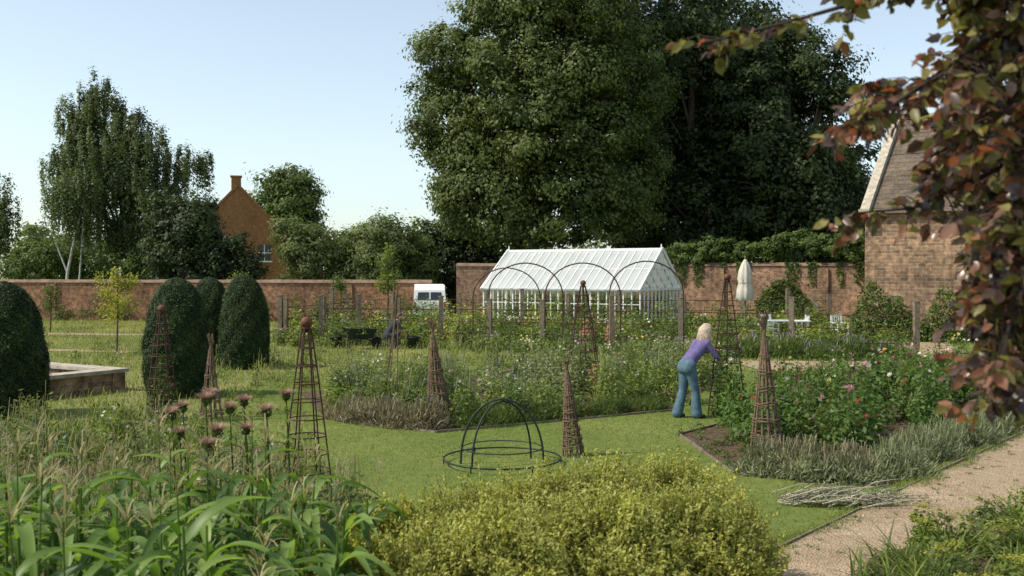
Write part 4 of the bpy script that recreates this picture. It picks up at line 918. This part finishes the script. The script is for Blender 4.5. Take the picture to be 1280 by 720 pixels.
for s in(-1,1): sphere(mb,b(.494,s*.032,1.505),.011,8,0)
mb.build('eyes',[M['dkglass']],(0,0,0),parent=wo,local=True)
mb=MB();tube(mb,[b(.505,-.02,1.44),b(.512,0,1.438),b(.505,.02,1.44)],.006,5);mb.build('mouth',[M['fpink']],(0,0,0),parent=wo,local=True)
H=[(b(.385,0,1.545),b(.425,0,1.56),.094,.088,0),(b(.35,-.03,1.51),b(.30,-.03,1.33),.088,.06,0),(b(.35,.03,1.51),b(.30,.04,1.33),.088,.06,0),(b(.38,.08,1.51),b(.40,.11,1.34),.05,.035,0),(b(.38,-.08,1.51),b(.38,-.11,1.33),.05,.035,0),(b(.30,0,1.38),b(.25,0,1.27),.06,.03,0)]
capsmesh(H,.012,'hair',[M['hair']],wo,3)
mb=MB()
for i in range(170):
    a=U(-2.2,2.2);f=-math.cos(a);r=math.sin(a)
    p0=b(.395+f*.03,r*.03,1.645+U(-.01,.0));p1=b(.385+f*.1,r*.1,1.57);p2=b(.35+f*.105,r*.12,1.45);p3=b(.34+f*(.1+U(-.02,.02)),r*(.13+U(-.02,.03)),1.30+U(-.06,.06))
    tube(mb,[p0,p1,p2,p3],[.005,.007,.007,.002],4)
mb.build('hair_strands',[M['hair']],(0,0,0),parent=wo,local=True)
b,Fv=mkb(.25)
gr=empty('crouching_gardener',(-4.15,33.0,0))
S=[(b(0,-.08,.42),b(0,.08,.42),.14,.14,JN),(b(.03,0,.5),b(.18,0,.72),.135,.13,TP),(b(.18,0,.72),b(.28,0,.85),.14,.12,TP),(b(.3,-.14,.9),b(.3,.14,.9),.065,.065,TP),(b(.33,0,.92),b(.4,0,1.0),.052,.05,SK),(b(.43,0,1.07),b(.45,0,1.06),.092,.088,SK),(b(.48,0,1.03),b(.5,0,1.0),.06,.045,SK),(b(.53,0,1.04),b(.555,0,1.03),.014,.015,SK)]
for s in(-1,1):
    kz=.5 if s>0 else .1;kf=.36 if s>0 else .3
    S+=[(b(0,s*.1,.4),b(kf,s*.14,kz),.1,.075,JN),(b(kf,s*.14,kz),b(.2 if s>0 else -.1,s*.14,.08),.07,.05,JN),(b(.18 if s>0 else -.12,s*.14,.05),b(.33 if s>0 else .0,s*.14,.04),.04,.036,SH)]
arms=[(s,b(.45,s*.22,.68),b(.62,s*.12,.5)) for s in(-1,1)]
for s,e,w in arms: S+=[(b(.3,s*.17,.89),e,.058,.045,TP),(e,w,.036,.026,SK),(w,w+nrm(w-e)*.05,.024,.026,SK)]
capsmesh(S,.014,'body',[M['skin'],M['dkcloth'],M['dkcloth'],M['shoe']],gr);hands(arms,gr,(1,0,.2))
capsmesh([(b(.42,0,1.1),b(.44,0,1.12),.093,.088,0),(b(.39,0,1.08),b(.36,0,1.0),.08,.05,0)],.014,'hair',[M['brhair']],gr,3)
mb=MB()
for s in(-1,1): sphere(mb,b(.525,s*.03,1.07),.011,8,0)
mb.build('eyes',[M['dkglass']],(0,0,0),parent=gr,local=True)

# ------------------------------------------------------------------ light, world, camera
sv=Vector((-.72,-.18,.90)).normalized()
sd=bpy.data.lights.new('sun','SUN');sd.energy=5.0;sd.angle=math.radians(.6);sd.color=(1,.925,.79)
so=bpy.data.objects.new('sun',sd);so.rotation_euler=sv.to_track_quat('Z','Y').to_euler();so.location=(-30,-10,40);sc.collection.objects.link(so)
w=bpy.data.worlds.new('World');sc.world=w;w.use_nodes=True;nt=w.node_tree
bg=nt.nodes['Background'];sk=nt.nodes.new('ShaderNodeTexSky');sk.sky_type='NISHITA';sk.sun_disc=False
sk.sun_elevation=math.asin(sv.z);sk.sun_rotation=math.atan2(sv.x,sv.y);sk.air_density=1.0;sk.dust_density=1.0;sk.ozone_density=1.6;sk.altitude=50
hs=nt.nodes.new('ShaderNodeHueSaturation');hs.inputs['Saturation'].default_value=.62;hs.inputs['Value'].default_value=1.35
mx=nt.nodes.new('ShaderNodeMix');mx.data_type='RGBA';mx.blend_type='MULTIPLY';mx.inputs[0].default_value=1;mx.inputs[7].default_value=(.96,1.0,.98,1)
nt.links.new(sk.outputs[0],hs.inputs['Color']);nt.links.new(hs.outputs[0],mx.inputs[6]);nt.links.new(mx.outputs[2],bg.inputs[0]);bg.inputs[1].default_value=.15
cam=bpy.data.cameras.new('camera');cam.lens=35;cam.sensor_width=36;cam.clip_end=1500;cam.dof.use_dof=True;cam.dof.focus_distance=19;cam.dof.aperture_fstop=3.2
co=bpy.data.objects.new('camera',cam);co.location=(0,0,2.55);co.rotation_euler=(math.radians(90-.92),0,0);sc.collection.objects.link(co);sc.camera=co
sc.view_settings.view_transform='Standard';sc.view_settings.look='None';sc.view_settings.exposure=0
